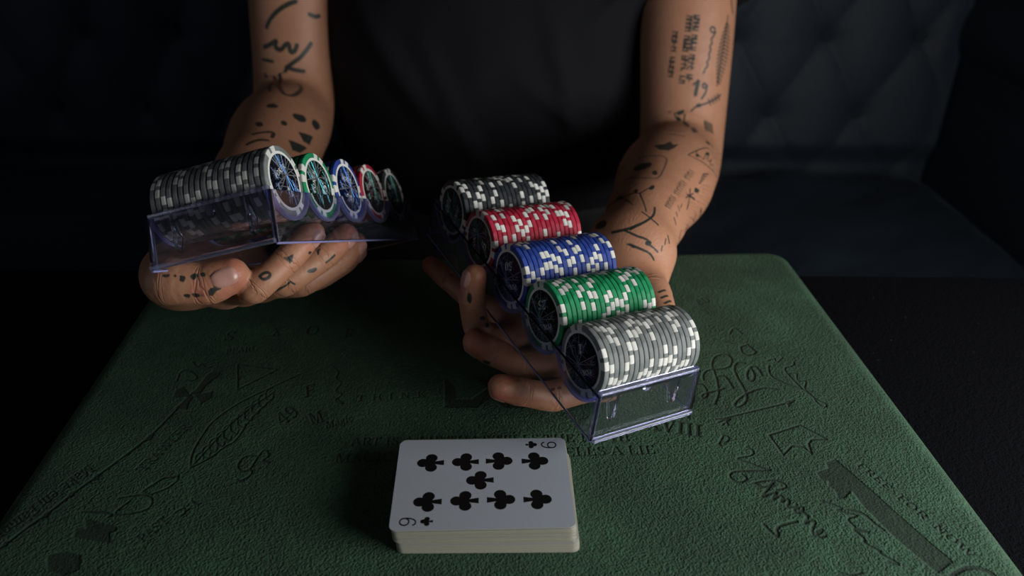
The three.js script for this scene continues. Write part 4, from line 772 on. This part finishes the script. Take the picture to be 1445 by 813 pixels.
  ink('armR', 0, 1, [-3, 544.3, -10.5, 541.2]);
  ink('armR', 0, 1, [-2.7, 548.6, -10.1, 545.9]);
  ink('armR', 0, 0.8, [-3.7, 548.7, -4.8, 553.6]);
  ink('armR', 0, 0.9, [-2.5, 552.6, -10, 549.7]);
  ink('armR', 0, 0.9, [-1.2, 560.5, -8.6, 558.9]);
  ink('armR', 0, 0.9, [-1.1, 563.4, -8.6, 561.6]);
  ink('armR', 0, 0.8, [-2.1, 563.6, -3.5, 567]);
  ink('armR', 0, 0.9, [-1, 566.3, -8.6, 564.5]);
  ink('armR', 0, 0.9, [-1, 569, -8.6, 567.1]);
  ink('armR', 0, 0.8, [-2, 569.2, -3.5, 572.3]);
  ink('armR', 0, 0.9, [-1, 571.6, -8.6, 569.9]);
  ink('armR', 0, 0.9, [-1, 574, -8.7, 572.4]);
  ink('armR', 0, 0.8, [-2, 574.2, -3.5, 577.6]);
  ink('armR', 0, 0.9, [-0.9, 576.6, -8.7, 575.1]);
  ink('armR', 0, 1.2, [-29.5, 464.1, -25.2, 472.7, -23.7, 477.9]);
  ink('armR', 0, 1.2, [-28.8, 471.1, -25.2, 478.4, -24, 482.1]);
  ink('armR', 0, 1.2, [-28.3, 477.5, -25.2, 484.2, -24.5, 486]);
  ink('armR', 0, 1.2, [-27.8, 483.6, -25.2, 489.8, -25.1, 489.7]);
  ink('armR', 0, 1.2, [-27.3, 489.8, -25.1, 495.4, -25.6, 493.5]);
  ink('armR', 1, 0, [-31.5, 500.3, -31.9, 502.9, -29.4, 508.3, -26.5, 511.6, -25.4, 510.1, -24.4, 508.7, -25.3, 504.1, -28.1, 501.7, -31, 497.6]);
  ink('armR', 0, 2.2, [-18.7, 532.1, -25.1, 525.1, -32.5, 515.7]);
  ink('armR', 0, 2, [-19.8, 518, -24.3, 527.6, -27.4, 547.8]);
  ink('armR', 0, 1.3, [-18.9, 539.6, -26.6, 515.1]);
  ink('armR', 0, 1.2, [-14.4, 562.4, -19.5, 564]);
  ink('armR', 0, 1.1, [-18, 554.3, -18.4, 560.4]);
  ink('armR', 0, 1.2, [-16.7, 570.5, -21.2, 571.5]);
  ink('armR', 0, 1.5, [-18.5, 577.7, -26.5, 579]);
  ink('armR', 0, 1.1, [0, 475, -6.1, 453.9, -15.2, 425.4, -20.8, 419, -26.5, 417, -34.3, 414.4, -41, 417.1, -47.3, 425.6, -29.5, 451, -19.7, 461, -11.8, 467.9, 0, 475]);
  ink('armR', 0, 0.9, [-6.2, 454.2, -7.4, 469.5, -11.7, 456.3, -16.9, 460, -15.4, 436.4, -21.1, 440.4, -17.9, 452.2, -25, 444.1, -24.5, 428.7, -25.5, 454.1, -30.6, 432, -32.7, 443.9]);
  ink('armR', 1, 0, [-20.5, 431.4, -20.4, 435.9, -19.2, 440.6, -17.7, 443.6, -16.2, 444.8, -15.4, 442.3, -16.4, 437.5, -17.8, 433, -19.1, 432.1]);
  ink('armR', 1, 0, [-10.4, 459.2, -10.9, 461.2, -10.1, 463.6, -8.9, 465.9, -7.6, 466, -7.4, 463.1, -7.5, 460.5, -8.6, 459.1, -9.6, 458.5]);
  ink('armR', 0, 2.8, [-52.7, 492.3, -64.5, 479.6]);
  ink('armR', 0, 2.8, [-54.7, 506, -60.8, 505.9]);
  ink('armR', 0, 2.6, [-45.2, 544.9, -47.6, 554]);
  ink('armR', 0, 1.6, [-39.9, 569.5, -45.5, 571.5, -56.2, 567]);
  ink('armR', 0, 1.3, [-17.1, 615, -20.4, 617.2, -23.6, 618.5]);
  ink('armR', 0, 1.1, [-17.6, 619.3, -21.2, 622.9]);
  ink('armR', 0, 1.1, [-20.5, 625.2, -24.5, 627.8]);
  ink('armL', 0, 4.7, [-13.4, 226.7, -6.2, 229.6, 4.8, 236.1, 14.1, 243.8, 19.2, 250.8]);
  ink('armL', 0, 4.9, [24.7, 269.6, 17.5, 268.8, 7.3, 263.7, 11.2, 270.5, 3.6, 274.8, -1.6, 268.6, -6.4, 267, -7.1, 275.9, -12.8, 275, -15.1, 268.6]);
  ink('armL', 0, 4.6, [-31, 265.2, -22.5, 278, -10.3, 286.3, 0.6, 293, 0, 345.1, -12.1, 405.9, -21.6, 433.5, -29.5, 431, -33.8, 410.6, -33.9, 364.1, -26.7, 358.7]);
  ink('armL', 0, 4.2, [-2.8, 290.6, -11.9, 293.3, -23.5, 293.5]);
  ink('armL', 0, 3.2, [28.3, 281.8, 14, 284.9]);
  ink('armL', 0, 3.6, [24.8, 297.1, 4.9, 345.8]);
  ink('armL', 0, 4.2, [-27.8, 237, -33.8, 238.7, -38.4, 236.6]);
  ink('armL', 0, 3.1, [9, 356.4, -7.4, 425.8]);
  ink('armL', 1, 0, [-22.8, 464.4, -21.9, 468.1, -18.6, 471.3, -14.1, 471.8, -11, 468.5, -11.6, 465.3, -12.6, 462.1, -16.9, 459.7, -20.1, 462.7]);
  ink('armL', 1, 0, [-52.6, 460.7, -51.6, 466.3, -47.7, 472.5, -41.5, 474, -37.7, 470.5, -38.9, 465.1, -42.9, 461.3, -47.3, 456.5, -51.4, 457.6]);
  ink('armL', 1, 0, [-38.3, 492.9, -37.3, 496.4, -35.3, 497.4, -33.3, 497.9, -31.6, 494.9, -31.5, 490.5, -33.4, 488.5, -35.3, 488.7, -37.3, 489.2]);
  ink('armL', 0, 4.1, [-12, 534.7, -20.7, 525.8, -30.9, 517.6, -30.8, 530.5]);
  ink('armL', 0, 4, [-11.3, 556, -18.2, 546.1, -28.6, 540.7]);
  ink('armL', 1, 0, [-46.8, 515.1, -58.1, 504, -70.2, 490.6, -66.7, 510.4, -56.5, 523.9]);
  ink('armL', 1, 0, [-51.5, 489.4, -67.4, 468, -70.1, 483.6, -61.2, 492.9]);
  ink('armL', 1, 0, [-65, 436.7, -68.5, 439.4, -67.7, 446.8, -66.5, 453.1, -62.6, 455.9, -58.9, 455.1, -57.2, 449.5, -58.3, 443.2, -61.3, 439.6]);
  ink('armL', 1, 0, [-16.4, 508.3, -16.3, 512.4, -14.4, 514.4, -11.8, 514.2, -9.4, 511.4, -7.7, 506.9, -9.4, 504.1, -12, 503.8, -14.6, 505.5]);
  ink('thumb_armL', 1, 0, [0.6, 68.5, -0.1, 70.3, 0.1, 72.3, -1.2, 74, -0.6, 75.5, 1.9, 75.1, 1.9, 72.2, 3.5, 69.1, 2.4, 67.9]);
  ink('thumb_armL', 1, 0, [-5.9, 52.1, -5.5, 51.5, -5.1, 50.6, -5.1, 49, -5.3, 48.3, -5.6, 47.8, -6, 48.4, -6.1, 50, -6.2, 51.4]);
  ink('thumb_armL', 1, 0, [-6, 55.2, -5.7, 55.2, -5.5, 54.9, -5.5, 54.4, -5.7, 53.9, -6.1, 53.8, -6.3, 54.1, -6.4, 54.5, -6.2, 54.9]);
  ink('thumb_armL', 1, 0, [-4.8, 59.7, -4, 59.2, -4.1, 58.1, -4.5, 57, -5.3, 57, -6.2, 56.8, -6.2, 58.1, -6.3, 59.1, -5.6, 59.9]);
  ink('thumb_armL', 1, 0, [-6.8, 66.4, -6.3, 65.7, -5.6, 64.9, -5.1, 63.8, -5.6, 62.7, -6.4, 61.9, -7.3, 62.4, -7.9, 63.3, -7.9, 64.6]);
  ink('thumb_armL', 1, 0, [-6.2, 70.2, -5.5, 70, -5.5, 68.9, -5.9, 68, -6.6, 67.5, -7.4, 67.6, -7.5, 68.5, -7.4, 69.4, -7, 70.2]);
  ink('thumb_armL', 1, 0, [1.6, 61.9, 2.3, 61.5, 2.1, 60.4, 1.8, 59.7, 1.3, 58.8, 0.6, 59.1, 0.4, 60.2, 0.5, 61.3, 0.9, 62.4]);
  ink('thumb_armL', 1, 0, [1.8, 65.9, 2.2, 65.1, 2.1, 64.2, 1.3, 63.4, 0.6, 62.9, 0.2, 63.5, 0.2, 64.4, 0.4, 65.7, 1.2, 66]);
  ink('index_armL', 0, 1.5, [5.3, 47.9, 4.9, 50.5, 6.4, 53, 8, 52.9, 8.5, 50.3, 7.2, 47.7, 5.3, 47.9]);
  ink('index_armL', 1, 0, [4.6, 64.3, 6.5, 64.8, 8, 68.1, 10.4, 64.3]);
  ink('index_armL', 1, 0, [17.9, 77.6, 17.6, 76.8, 17.7, 76.1, 16.1, 75.3, 15.1, 75.1, 14.5, 75.6, 14.6, 76.2, 15.3, 76.9, 16.4, 77.4]);
  ink('middle_armL', 1, 0, [8.1, 61.5, 8.8, 60.8, 9.1, 58.8, 8.1, 56.9, 7.4, 55.7, 6.5, 55.2, 6, 56.7, 6.6, 59, 7.1, 61.1]);
  ink('middle_armL', 0, 1.4, [8.6, 68.3, 8.5, 72.4]);
  ink('middle_armL', 1, 0, [-1.4, 69.9, -0.9, 69.1, -1, 68.4, -1.8, 68.4, 2, 66.1, 1.9, 66.6, 1.9, 67, -2.9, 70.6, -2, 70.4]);
  ink('middle_armL', 0, 1.1, [3.8, 42.1, 8.5, 45.3]);
  ink('index_armR', 1, 0, [5.7, 38, 5, 38.2, 4.4, 39, 3.7, 40.1, 3.8, 41.1, 4.8, 40.8, 5.8, 40.6, 6.3, 39.3, 6.2, 38.4]);
  ink('index_armR', 1, 0, [6, 30.7, 5.3, 30.9, 4.9, 31.8, 5, 32.7, 5.5, 36.4, 6, 36.5, 6.5, 32.7, 6.9, 31.7, 6.6, 30.9]);
  ink('ring_armR', 1, 0, [-3.9, 69.3, -3.9, 67.2, -4.6, 65.4, -5.7, 66.3, -6.8, 67.5, -7, 70, -6.5, 72, -5.4, 72.1, -4.4, 71.2]);
  ink('ring_armR', 1, 0, [5.1, 52.9, 4.3, 52.2, 2.1, 53.4, 0.3, 54.3, 0.2, 55.5, 0.4, 56.3, 1.5, 56.3, 2.9, 55.7, 4.7, 54.2]);
  ink('ring_armR', 1, 0, [7.1, 46.3, 5.9, 45.6, 4.3, 46, 2.9, 46.9, 2.9, 48.2, 3.2, 49.4, 4.6, 49.5, 6.3, 48.7, 8.4, 46.9]);
  ink('middle_armR', 1, 0, [-7.2, 50.9, -8.6, 51.1, -10.2, 52, -11, 53.6, -9.4, 54.8, -8.4, 55.8, -7.1, 55.1, -6.3, 53.8, -6.1, 51.9]);
  ink('thumb_armR', 0, 1.4, [-6.1, 49.9, -9.5, 46.9]);
  ink('thumb_armR', 0, 1.4, [-6.4, 55.4, -10.1, 51.9]);
  ink('thumb_armR', 0, 1.4, [-7.1, 60.6, -11.4, 55.9]);
  g.globalAlpha = 1;
}
const SKINB = bones(BODY);
function skinGeometry(s) {                                    // unshared triangles, each wholly inside one chart
  const n = s.idx.length, pos = new Float32Array(n * 3), nor = new Float32Array(n * 3), uv = new Float32Array(n * 2), P = [V(0, 0, 0), V(0, 0, 0), V(0, 0, 0)], C = V(0, 0, 0);
  for (let t = 0; t < n; t += 3) {
    C.set(0, 0, 0); for (let k = 0; k < 3; k++) { const v = s.idx[t + k] * 3; P[k].set(s.pos[v], s.pos[v + 1], s.pos[v + 2]); C.add(P[k]); for (let j = 0; j < 3; j++) { pos[(t + k) * 3 + j] = s.pos[v + j]; nor[(t + k) * 3 + j] = s.nor[v + j]; } }
    C.divideScalar(3); let bd = 1e9, name = 'body'; for (const b of SKINB) { const ax = C.x - b.c.x, ay = C.y - b.c.y, az = C.z - b.c.z, lim = bd + b.R; if (lim < 0 || ax * ax + ay * ay + az * az > lim * lim) continue; const d = dist(b, C.x, C.y, C.z); if (d < bd) { bd = d; name = b.chart; } }
    const c = CHARTS[name];
    if (!c) { for (let k = 0; k < 3; k++) { uv[(t + k) * 2] = 0.86 + 0.10 * (P[k].x * 3 - Math.floor(C.x * 3)) * 0.5; uv[(t + k) * 2 + 1] = 0.86 + 0.10 * (P[k].y * 3 - Math.floor(C.y * 3)) * 0.5; } continue; }
    const q = P.map((p) => chartUV(c, p)); const full = 2 * Math.PI * c.r;
    for (let k = 1; k < 3; k++) { if (q[k][0] - q[0][0] > full / 2) q[k][0] -= full; if (q[0][0] - q[k][0] > full / 2) q[k][0] += full; }
    for (let k = 0; k < 3; k++) { const w = toTex(c, q[k]); uv[(t + k) * 2] = w[0]; uv[(t + k) * 2 + 1] = w[1]; }
  }
  const g = new THREE.BufferGeometry(); g.setAttribute('position', new THREE.BufferAttribute(pos, 3)); g.setAttribute('normal', new THREE.BufferAttribute(nor, 3)); g.setAttribute('uv', new THREE.BufferAttribute(uv, 2)); return g;
}
{
  const f = (x, y, z) => dist(BODY, x, y, z);
  const boxOf = (n, pad) => { const b = new THREE.Box3(); bones(n).forEach((q) => { b.expandByPoint(q.a.clone().addScalar(q.ra + pad)); b.expandByPoint(q.a.clone().addScalar(-q.ra - pad)); b.expandByPoint(q.b.clone().addScalar(q.rb + pad)); b.expandByPoint(q.b.clone().addScalar(-q.rb - pad)); }); return b; };
  const cut = J.elR.y + 0.185;                                // the seam between coarse and fine grid lies under the sleeves
  const pieces = [];
  for (const n of [armR, armL]) { const b = boxOf(n, 0.004); b.max.y = cut; pieces.push(surface((x, y, z) => dist(n, x, y, z), b.min, b.max, 0.0022)); }
  const tor = prepare(group(0.03, [trunk, ...legs]));
  const up = prepare(group(0.03, [trunk, ...legs, armR, armL]));
  // coarse part: trunk, head, legs, and the arms above the seam
  const coarse = (x, y, z) => { const d = dist(tor, x, y, z); return y > cut - 0.06 ? dist(up, x, y, z) : d; };
  const cb = boxOf(trunk, 0.08); legs.forEach((l) => cb.union(boxOf(l, 0.03))); cb.expandByPoint(J.shR.clone().add(V(0.09, 0, 0))); cb.expandByPoint(J.shL.clone().add(V(-0.09, 0, 0)));
  const main = surface(coarse, cb.min, cb.max, 0.012);
  const skin = std({ map: skinTexture(), roughness: 0.52, bumpMap: skinBump(), bumpScale: 0.0007 });
  const body = mesh('person', mergeGeometries([main, ...pieces].map(skinGeometry)), skin);
  setData(body, 'person in a black t-shirt with tattooed arms holding a chip rack in each hand', 'person');
  // finger nails: shallow shells on the back of the end bones
  const nailM = phys({ color: lin(0.47, 0.245, 0.20), roughness: 0.33, clearcoat: 0.2 });
  const nail = (H, inX, f, up, w, len) => {
    const q = H[f].map((p) => inX(...p)), a = q[2], b = q[3], t = b.clone().sub(a).normalize(), u = up.clone().addScaledVector(t, -up.dot(t)).normalize(), s = V(0, 0, 0).crossVectors(t, u), pos = [], idx = [], N = 10, M = 10;
    for (let i = 0; i <= N; i++) for (let j = 0; j <= M; j++) {
      const x = (j / M - 0.5) * 2, yy = i / N, round = Math.sqrt(Math.max(0, 1 - Math.pow(Math.abs(2 * yy - 1), 2.3))), p = b.clone().addScaledVector(t, (yy - 0.62) * len).addScaledVector(s, x * w * 0.5 * (0.06 + 0.94 * round)).addScaledVector(u, RAD[f][3] * 1.5);
      for (let k = 0; k < 12; k++) { const d = dist(f in RAD ? BODY : BODY, p.x, p.y, p.z) - (0.0008 - 0.0013 * Math.pow(Math.max(Math.abs(x), Math.abs(2 * yy - 1)), 6)); p.addScaledVector(u, -d * 0.9); }
      pos.push(p.x, p.y, p.z); if (i < N && j < M) { const v = i * (M + 1) + j; idx.push(v, v + 1, v + M + 1, v + 1, v + M + 2, v + M + 1); }
    }
    const g = new THREE.BufferGeometry(); g.setAttribute('position', new THREE.Float32BufferAttribute(pos, 3)); g.setIndex(idx); g.computeVertexNormals();
    mesh('fingernail', g, nailM, body);
  };
  const dR = inR(0, 0, -1).sub(inR(0, 0, 0)), dL = inL(0, 0, -1).sub(inL(0, 0, 0)), xR = inR(0, -1, 0).sub(inR(0, 0, 0));
  nail(HR, inR, 'index', dR.clone().addScaledVector(xR, 0.2), 0.0105, 0.0115); nail(HR, inR, 'middle', dR.clone().addScaledVector(xR, 0.2), 0.0110, 0.0120); nail(HR, inR, 'ring', xR, 0.0105, 0.0115); nail(HR, inR, 'little', dR, 0.0085, 0.0095);
  const toCam = camera.position.clone().sub(inL(0.079, -0.015, -0.045)).normalize();
  nail(HL, inL, 'thumb', toCam, 0.0118, 0.0150);
  const oL = inL(0.6, 0.5, -0.8).sub(inL(0, 0, 0)); for (const f of FING) nail(HL, inL, f, oL, 0.0108, 0.0118);

  // sparse dark hair on the forearms: thin tapering blades standing a few millimetres off the skin
  const HA = rng(31), hairs = [];
  for (const [n, count] of [['armR', 620], ['armL', 420]]) {
    const ch = CHARTS[n], a = ch.seg[1];
    for (let i = 0; i < count; i++) {
      const along = a.l * (0.12 + 0.8 * HA()), th = HA() * 6.283, dir = a.ref.clone().multiplyScalar(Math.cos(th)).addScaledVector(a.bi, Math.sin(th)), p = a.a.clone().addScaledVector(a.t, along).addScaledVector(dir, 0.06);
      if (dir.y > 0.35 && HA() < 0.7) continue;               // fewer on the smooth inner side
      for (let k = 0; k < 14; k++) p.addScaledVector(dir, -0.9 * f(p.x, p.y, p.z));
      const l = 0.006 + 0.008 * HA(), d = dir.clone().multiplyScalar(0.55 + 0.5 * HA()).addScaledVector(a.t, 0.7 + 0.4 * HA()).addScaledVector(V(0, -1, 0), 0.2).normalize(), s = V(0, 0, 0).crossVectors(d, dir).normalize().multiplyScalar(0.00007);
      const m = p.clone().addScaledVector(d, l * 0.5).addScaledVector(dir, 0.0006), e = p.clone().addScaledVector(d, l).addScaledVector(a.t, 0.001), q2 = V(0, 0, 0).crossVectors(d, s).normalize().multiplyScalar(0.00007);
      for (const o of [s, q2]) hairs.push(...[p.clone().add(o), p.clone().sub(o), m.clone().add(o), p.clone().sub(o), m.clone().sub(o), m.clone().add(o), m.clone().add(o), m.clone().sub(o), e].flatMap((w) => w.toArray()));
    }
  }
  const hairG = new THREE.BufferGeometry(); hairG.setAttribute('position', new THREE.Float32BufferAttribute(hairs, 3)); hairG.computeVertexNormals();
  setData(mesh('arm_hair', hairG, std({ color: lin(0.02, 0.014, 0.01), roughness: 0.6, side: THREE.DoubleSide }), body), 'short dark hair on the forearms', null, null, 'stuff');

  // ------------------------------------------------------------ clothes follow the body
  const offs = (n, o) => n.items ? group(n.k, n.items.map((i) => offs(i, o))) : bone(n.a, n.b, n.ra + o, n.rb + o, n.chart, n.sc);
  const shirtBody = prepare(group(0.05, [
    bone(Y(-0.02, -0.10, -0.985), Y(-0.02, 0.06, -0.88), 0.152, 0.160, 'c', [1.12, 1, 0.82]), bone(Y(-0.02, 0.06, -0.88), Y(-0.025, 0.29, -0.925), 0.160, 0.170, 'c', [1.12, 1, 0.75]),
    bone(J.shR.clone().add(V(-0.02, 0.02, 0)), J.shL.clone().add(V(0.02, 0.02, 0)), 0.072, 0.072, 'c')]));
  const sleeves = [[J.shR, J.elR, 0.58], [J.shL, J.elL, 0.50]].map(([a, e, t]) => [prepare(bone(a, a.clone().lerp(e, t + 0.15), 0.066, 0.064, 'c')), a, e, t]);
  const shirtBones = { bones: group(0, [shirtBody, ...sleeves.map((q) => q[0])]) };
  const ext = (p, sh, el, t) => { const a = sh.clone().lerp(el, t), n = el.clone().sub(sh).normalize(); return (p.x - a.x) * n.x + (p.y - a.y) * n.y + (p.z - a.z) * n.z; };
  const q = V(0, 0, 0);
  const fold = (x, y, z) => {                                 // cloth hangs from the chest and gathers at the waist: long slanting folds
    const h = y - Y0, s = 1 - smooth(0.05, 0.30, h); let d = 0.0045 * noise3(x * 13 + h * 6, h * 5 + x * 4, 2.2) + 0.0022 * noise3(x * 28 - h * 10, h * 12, 7.7);
    const line = (x0, y0, x1, y1, w, a) => { const ex = x1 - x0, ey = y1 - y0, t = clamp(((x - x0) * ex + (h - y0) * ey) / (ex * ex + ey * ey), 0, 1), r = Math.hypot(x - x0 - t * ex, h - y0 - t * ey); return a * Math.exp(-(r * r) / (w * w)) * Math.sin(Math.PI * clamp(t * 0.85 + 0.12, 0, 1)); };
    d += line(0.175, 0.20, 0.115, -0.02, 0.012, 0.016) + line(0.145, 0.15, 0.07, -0.05, 0.018, -0.008) + line(0.03, 0.16, 0.075, 0.0, 0.012, 0.008) + line(-0.09, 0.13, -0.02, -0.02, 0.012, 0.007) + line(0.0, 0.10, 0.09, 0.03, 0.010, 0.006) + line(-0.16, 0.16, -0.05, 0.02, 0.014, 0.008);
    return d * s;
  };
  const shirtF = (x, y, z) => {
    q.set(x, y, z); let d = Math.max(dist(shirtBody, x, y, z), Math.hypot(x + 0.02, (z + 0.93) * 1.1) < 0.085 && y > Y0 + 0.36 ? y - Y0 - 0.405 : -9);
    for (const [bn, a, e, t] of sleeves) { const k = 0.055, v = Math.max(dist(bn, x, y, z), ext(q, a, e, t)), h = Math.max(k - Math.abs(d - v), 0); d = Math.min(d, v) - h * h / (4 * k); }
    return Math.max(d - (z > -0.95 ? fold(x, y, z) : 0), Y0 - 0.20 - y);
  };
  const sb = boxOf(shirtBones.bones, 0.03); const ss = surface(shirtF, sb.min, sb.max, 0.006);
  const sg = new THREE.BufferGeometry(); sg.setAttribute('position', new THREE.BufferAttribute(ss.pos, 3)); sg.setAttribute('normal', new THREE.BufferAttribute(ss.nor, 3)); sg.setIndex(ss.idx);
  const suv = new Float32Array(ss.pos.length / 3 * 2); for (let i = 0; i < suv.length / 2; i++) { suv[2 * i] = ss.pos[3 * i] / 0.05; suv[2 * i + 1] = ss.pos[3 * i + 1] / 0.05; } sg.setAttribute('uv', new THREE.BufferAttribute(suv, 2));
  const shirtM = phys({ color: lin(0.0072, 0.0074, 0.0096), roughness: 0.92, specularIntensity: 0.4, bumpMap: weave, bumpScale: 0.0003, sheen: 0.08, sheenColor: lin(0.05, 0.05, 0.06), sheenRoughness: 0.7 });
  mesh('t_shirt', sg, shirtM, body).userData.label = 'black short-sleeved t-shirt';
  const pants = prepare(group(0.04, [offs(group(0.05, [trunk.items[0]]), 0.004), ...legs.map((l) => group(0.03, l.items.slice(0, 3).map((i) => offs(i, 0.010))))]));
  const pantF = (x, y, z) => Math.max(dist(pants, x, y, z), y - Y0 + 0.06, Y0 - 0.645 - y), pb = boxOf(pants, 0.02), ps = surface(pantF, pb.min, pb.max, 0.012);
  const pg = new THREE.BufferGeometry(); pg.setAttribute('position', new THREE.BufferAttribute(ps.pos, 3)); pg.setAttribute('normal', new THREE.BufferAttribute(ps.nor, 3)); pg.setIndex(ps.idx);
  mesh('trousers', pg, std({ color: lin(0.01, 0.01, 0.012), roughness: 0.95 }), body);
  // short dark hair: a cap over the skull
  const cap = prepare(group(0.02, [bone(Y(-0.02, 0.575, -0.93), Y(-0.02, 0.612, -0.935), 0.086, 0.094, 'c', [0.92, 1, 1.08])]));
  const capF = (x, y, z) => Math.max(dist(cap, x, y, z) + 0.003 * noise3(x * 90, y * 90, z * 90), (Y0 + 0.60 - y) - (z < -0.90 ? 0.10 : 0)), hb = boxOf(cap, 0.02), hs = surface(capF, hb.min, hb.max, 0.008);
  const hg = new THREE.BufferGeometry(); hg.setAttribute('position', new THREE.BufferAttribute(hs.pos, 3)); hg.setAttribute('normal', new THREE.BufferAttribute(hs.nor, 3)); hg.setIndex(hs.idx);
  mesh('hair', hg, std({ color: lin(0.015, 0.011, 0.009), roughness: 0.8 }), body);
}

// ---------------------------------------------------------------- the sofa
{
  const sofa = thing('sofa', 'dark navy button-tufted velvet sofa behind the person', 'sofa', [-0.25, 0, -1.5]);
  const vel = dataTex(256, 256, (x, y) => tileNoise(x / 3, y / 3, 85, 41) * 0.5 + tileNoise(x / 16, y / 16, 16, 42) * 0.5); vel.repeat.set(4, 4);
  const m = phys({ color: lin(0.022, 0.036, 0.054), roughness: 0.65, bumpMap: vel, bumpScale: 0.0008, sheen: 0.6, sheenColor: lin(0.12, 0.17, 0.21), sheenRoughness: 0.45 });
  const HW = 1.06, seatY = 0.445, topY = 0.98, BX = 0.168, BY = 0.138;         // local x from -HW to HW
  // tufted back: a panel that swells between buttons, creased along the diagonals
  const bx0 = 0.5654 + 0.25, by0 = Y0 - 0.011;                                   // one button's place
  const buttons = []; for (let j = -3; j <= 3; j++) for (let i = -14; i <= 14; i++) { const x = bx0 + (i + (j & 1 ? 0.5 : 0)) * BX, y = by0 + j * BY; if (Math.abs(x) < HW - 0.05 && y > seatY + 0.05 && y < topY - 0.04) buttons.push([x, y]); }
  const depth = (x, y) => {                                   // soft dimples at the buttons, faint tucks between them
    const u = (x - bx0) / BX, v = (y - by0) / BY, a = u + v / 2, b = u - v / 2, da = Math.abs(a - Math.round(a)), db = Math.abs(b - Math.round(b));
    let h = 0.010 * Math.sqrt(Math.sin(Math.PI * da) * Math.sin(Math.PI * db)) + 0.004 * noise3(x * 9, y * 9, 0.4);
    for (const [p, q] of buttons) { const r = Math.hypot(x - p, (y - q) * 1.1); if (r < 0.16) h -= 0.016 * Math.exp(-r / 0.022); }
    const e = Math.min(HW - Math.abs(x), topY - y); h *= smooth(0, 0.05, e);
    return h + 0.015 * smooth(0, 0.06, topY - y) - 0.02 * (1 - smooth(0, 0.05, y - seatY));
  };
  const nx = 300, ny = 110, pos = [], idx = [], y00 = seatY - 0.12;
  for (let j = 0; j <= ny; j++) for (let i = 0; i <= nx; i++) { const x = mix(-HW, HW, i / nx), y = mix(y00, topY, j / ny); pos.push(x, y, 0.065 + depth(x, y) - 0.04 * (y - seatY)); if (i < nx && j < ny) { const v = j * (nx + 1) + i; idx.push(v, v + 1, v + nx + 1, v + 1, v + nx + 2, v + nx + 1); } }
  const panel = new THREE.BufferGeometry(); panel.setAttribute('position', new THREE.Float32BufferAttribute(pos, 3)); panel.setIndex(idx);
  panel.setAttribute('uv', new THREE.Float32BufferAttribute(pos.length ? Array.from({ length: pos.length / 3 }, (_, k) => [pos[3 * k], pos[3 * k + 1]]).flat() : [], 2)); panel.computeVertexNormals();
  mesh('backrest', mergeGeometries([panel, rbox(2 * HW, topY - 0.1, 0.12, 0.03, 0, (topY + 0.1) / 2, -0.02, 4), rbox(2 * HW, 0.07, 0.15, 0.034, 0, topY - 0.02, -0.005, 5)].map((g) => (g.index ? g.toNonIndexed() : g))), m, sofa);
  const bt = new THREE.SphereGeometry(0.0145, 16, 10).scale(1, 1, 0.55);
  for (const [x, y] of buttons) { const b = mesh('button', bt, m, sofa); b.position.set(x, y, 0.065 + depth(x, y) - 0.04 * (y - seatY) + 0.006); }
  // two seat cushions, slightly crowned and creased, on a base; a broad arm at each end
  for (const s of [-1, 1]) {
    const g = new RoundedBoxGeometry(HW - 0.012, 0.15, 0.66, 5, 0.035), p = g.attributes.position;
    const dense = new THREE.BoxGeometry(HW - 0.012, 0.15, 0.66, 60, 4, 50), dp = dense.attributes.position;
    for (let i = 0; i < dp.count; i++) { let x = dp.getX(i), y = dp.getY(i), z = dp.getZ(i); const hx = (HW - 0.012) / 2, ex = smooth(0, 0.07, hx - Math.abs(x)), ez = smooth(0, 0.07, 0.33 - Math.abs(z)); const crown = 0.020 * ex * ez + (0.012 * noise3(x * 6 + z * 9, z * 3 - x * 5, 1.7 + s) + 0.004 * noise3(x * 17 + z * 20, z * 8 - x * 12, 4.1)) * ex * ez; if (y > 0.07) y += crown - 0.018 * (1 - ex * ez); dp.setXYZ(i, x, y, z); }
    dense.computeVertexNormals(); mesh('seat_cushion', dense.translate(s * HW / 2, seatY - 0.085, 0.43), m, sofa);
  }
  mesh('base', rbox(2 * HW, 0.2, 0.70, 0.02, 0, 0.185, 0.41), m, sofa);
  for (const s of [-1, 1]) { const prof = new THREE.Shape(); prof.moveTo(-0.055, 0.08); prof.lineTo(0.055, 0.08); prof.lineTo(0.055, 0.60); prof.absarc(0.0, 0.70, 0.075, -0.6, Math.PI + 0.6, false); prof.lineTo(-0.055, 0.60); prof.closePath(); mesh('armrest', new THREE.ExtrudeGeometry(prof, { depth: 0.70, bevelEnabled: true, bevelSize: 0.012, bevelThickness: 0.012, bevelSegments: 3, curveSegments: 20 }).translate(s * (HW + 0.075), 0, -0.03), m, sofa); }
  const wood = std({ color: lin(0.02, 0.012, 0.008), roughness: 0.5 });
  for (const sx of [-1, 1]) for (const sz of [0.12, 0.70]) mesh('foot', new THREE.CylinderGeometry(0.025, 0.018, 0.085, 16).translate(sx * (HW - 0.05), 0.0425, sz), wood, sofa);
}
renderer.render(scene, camera);
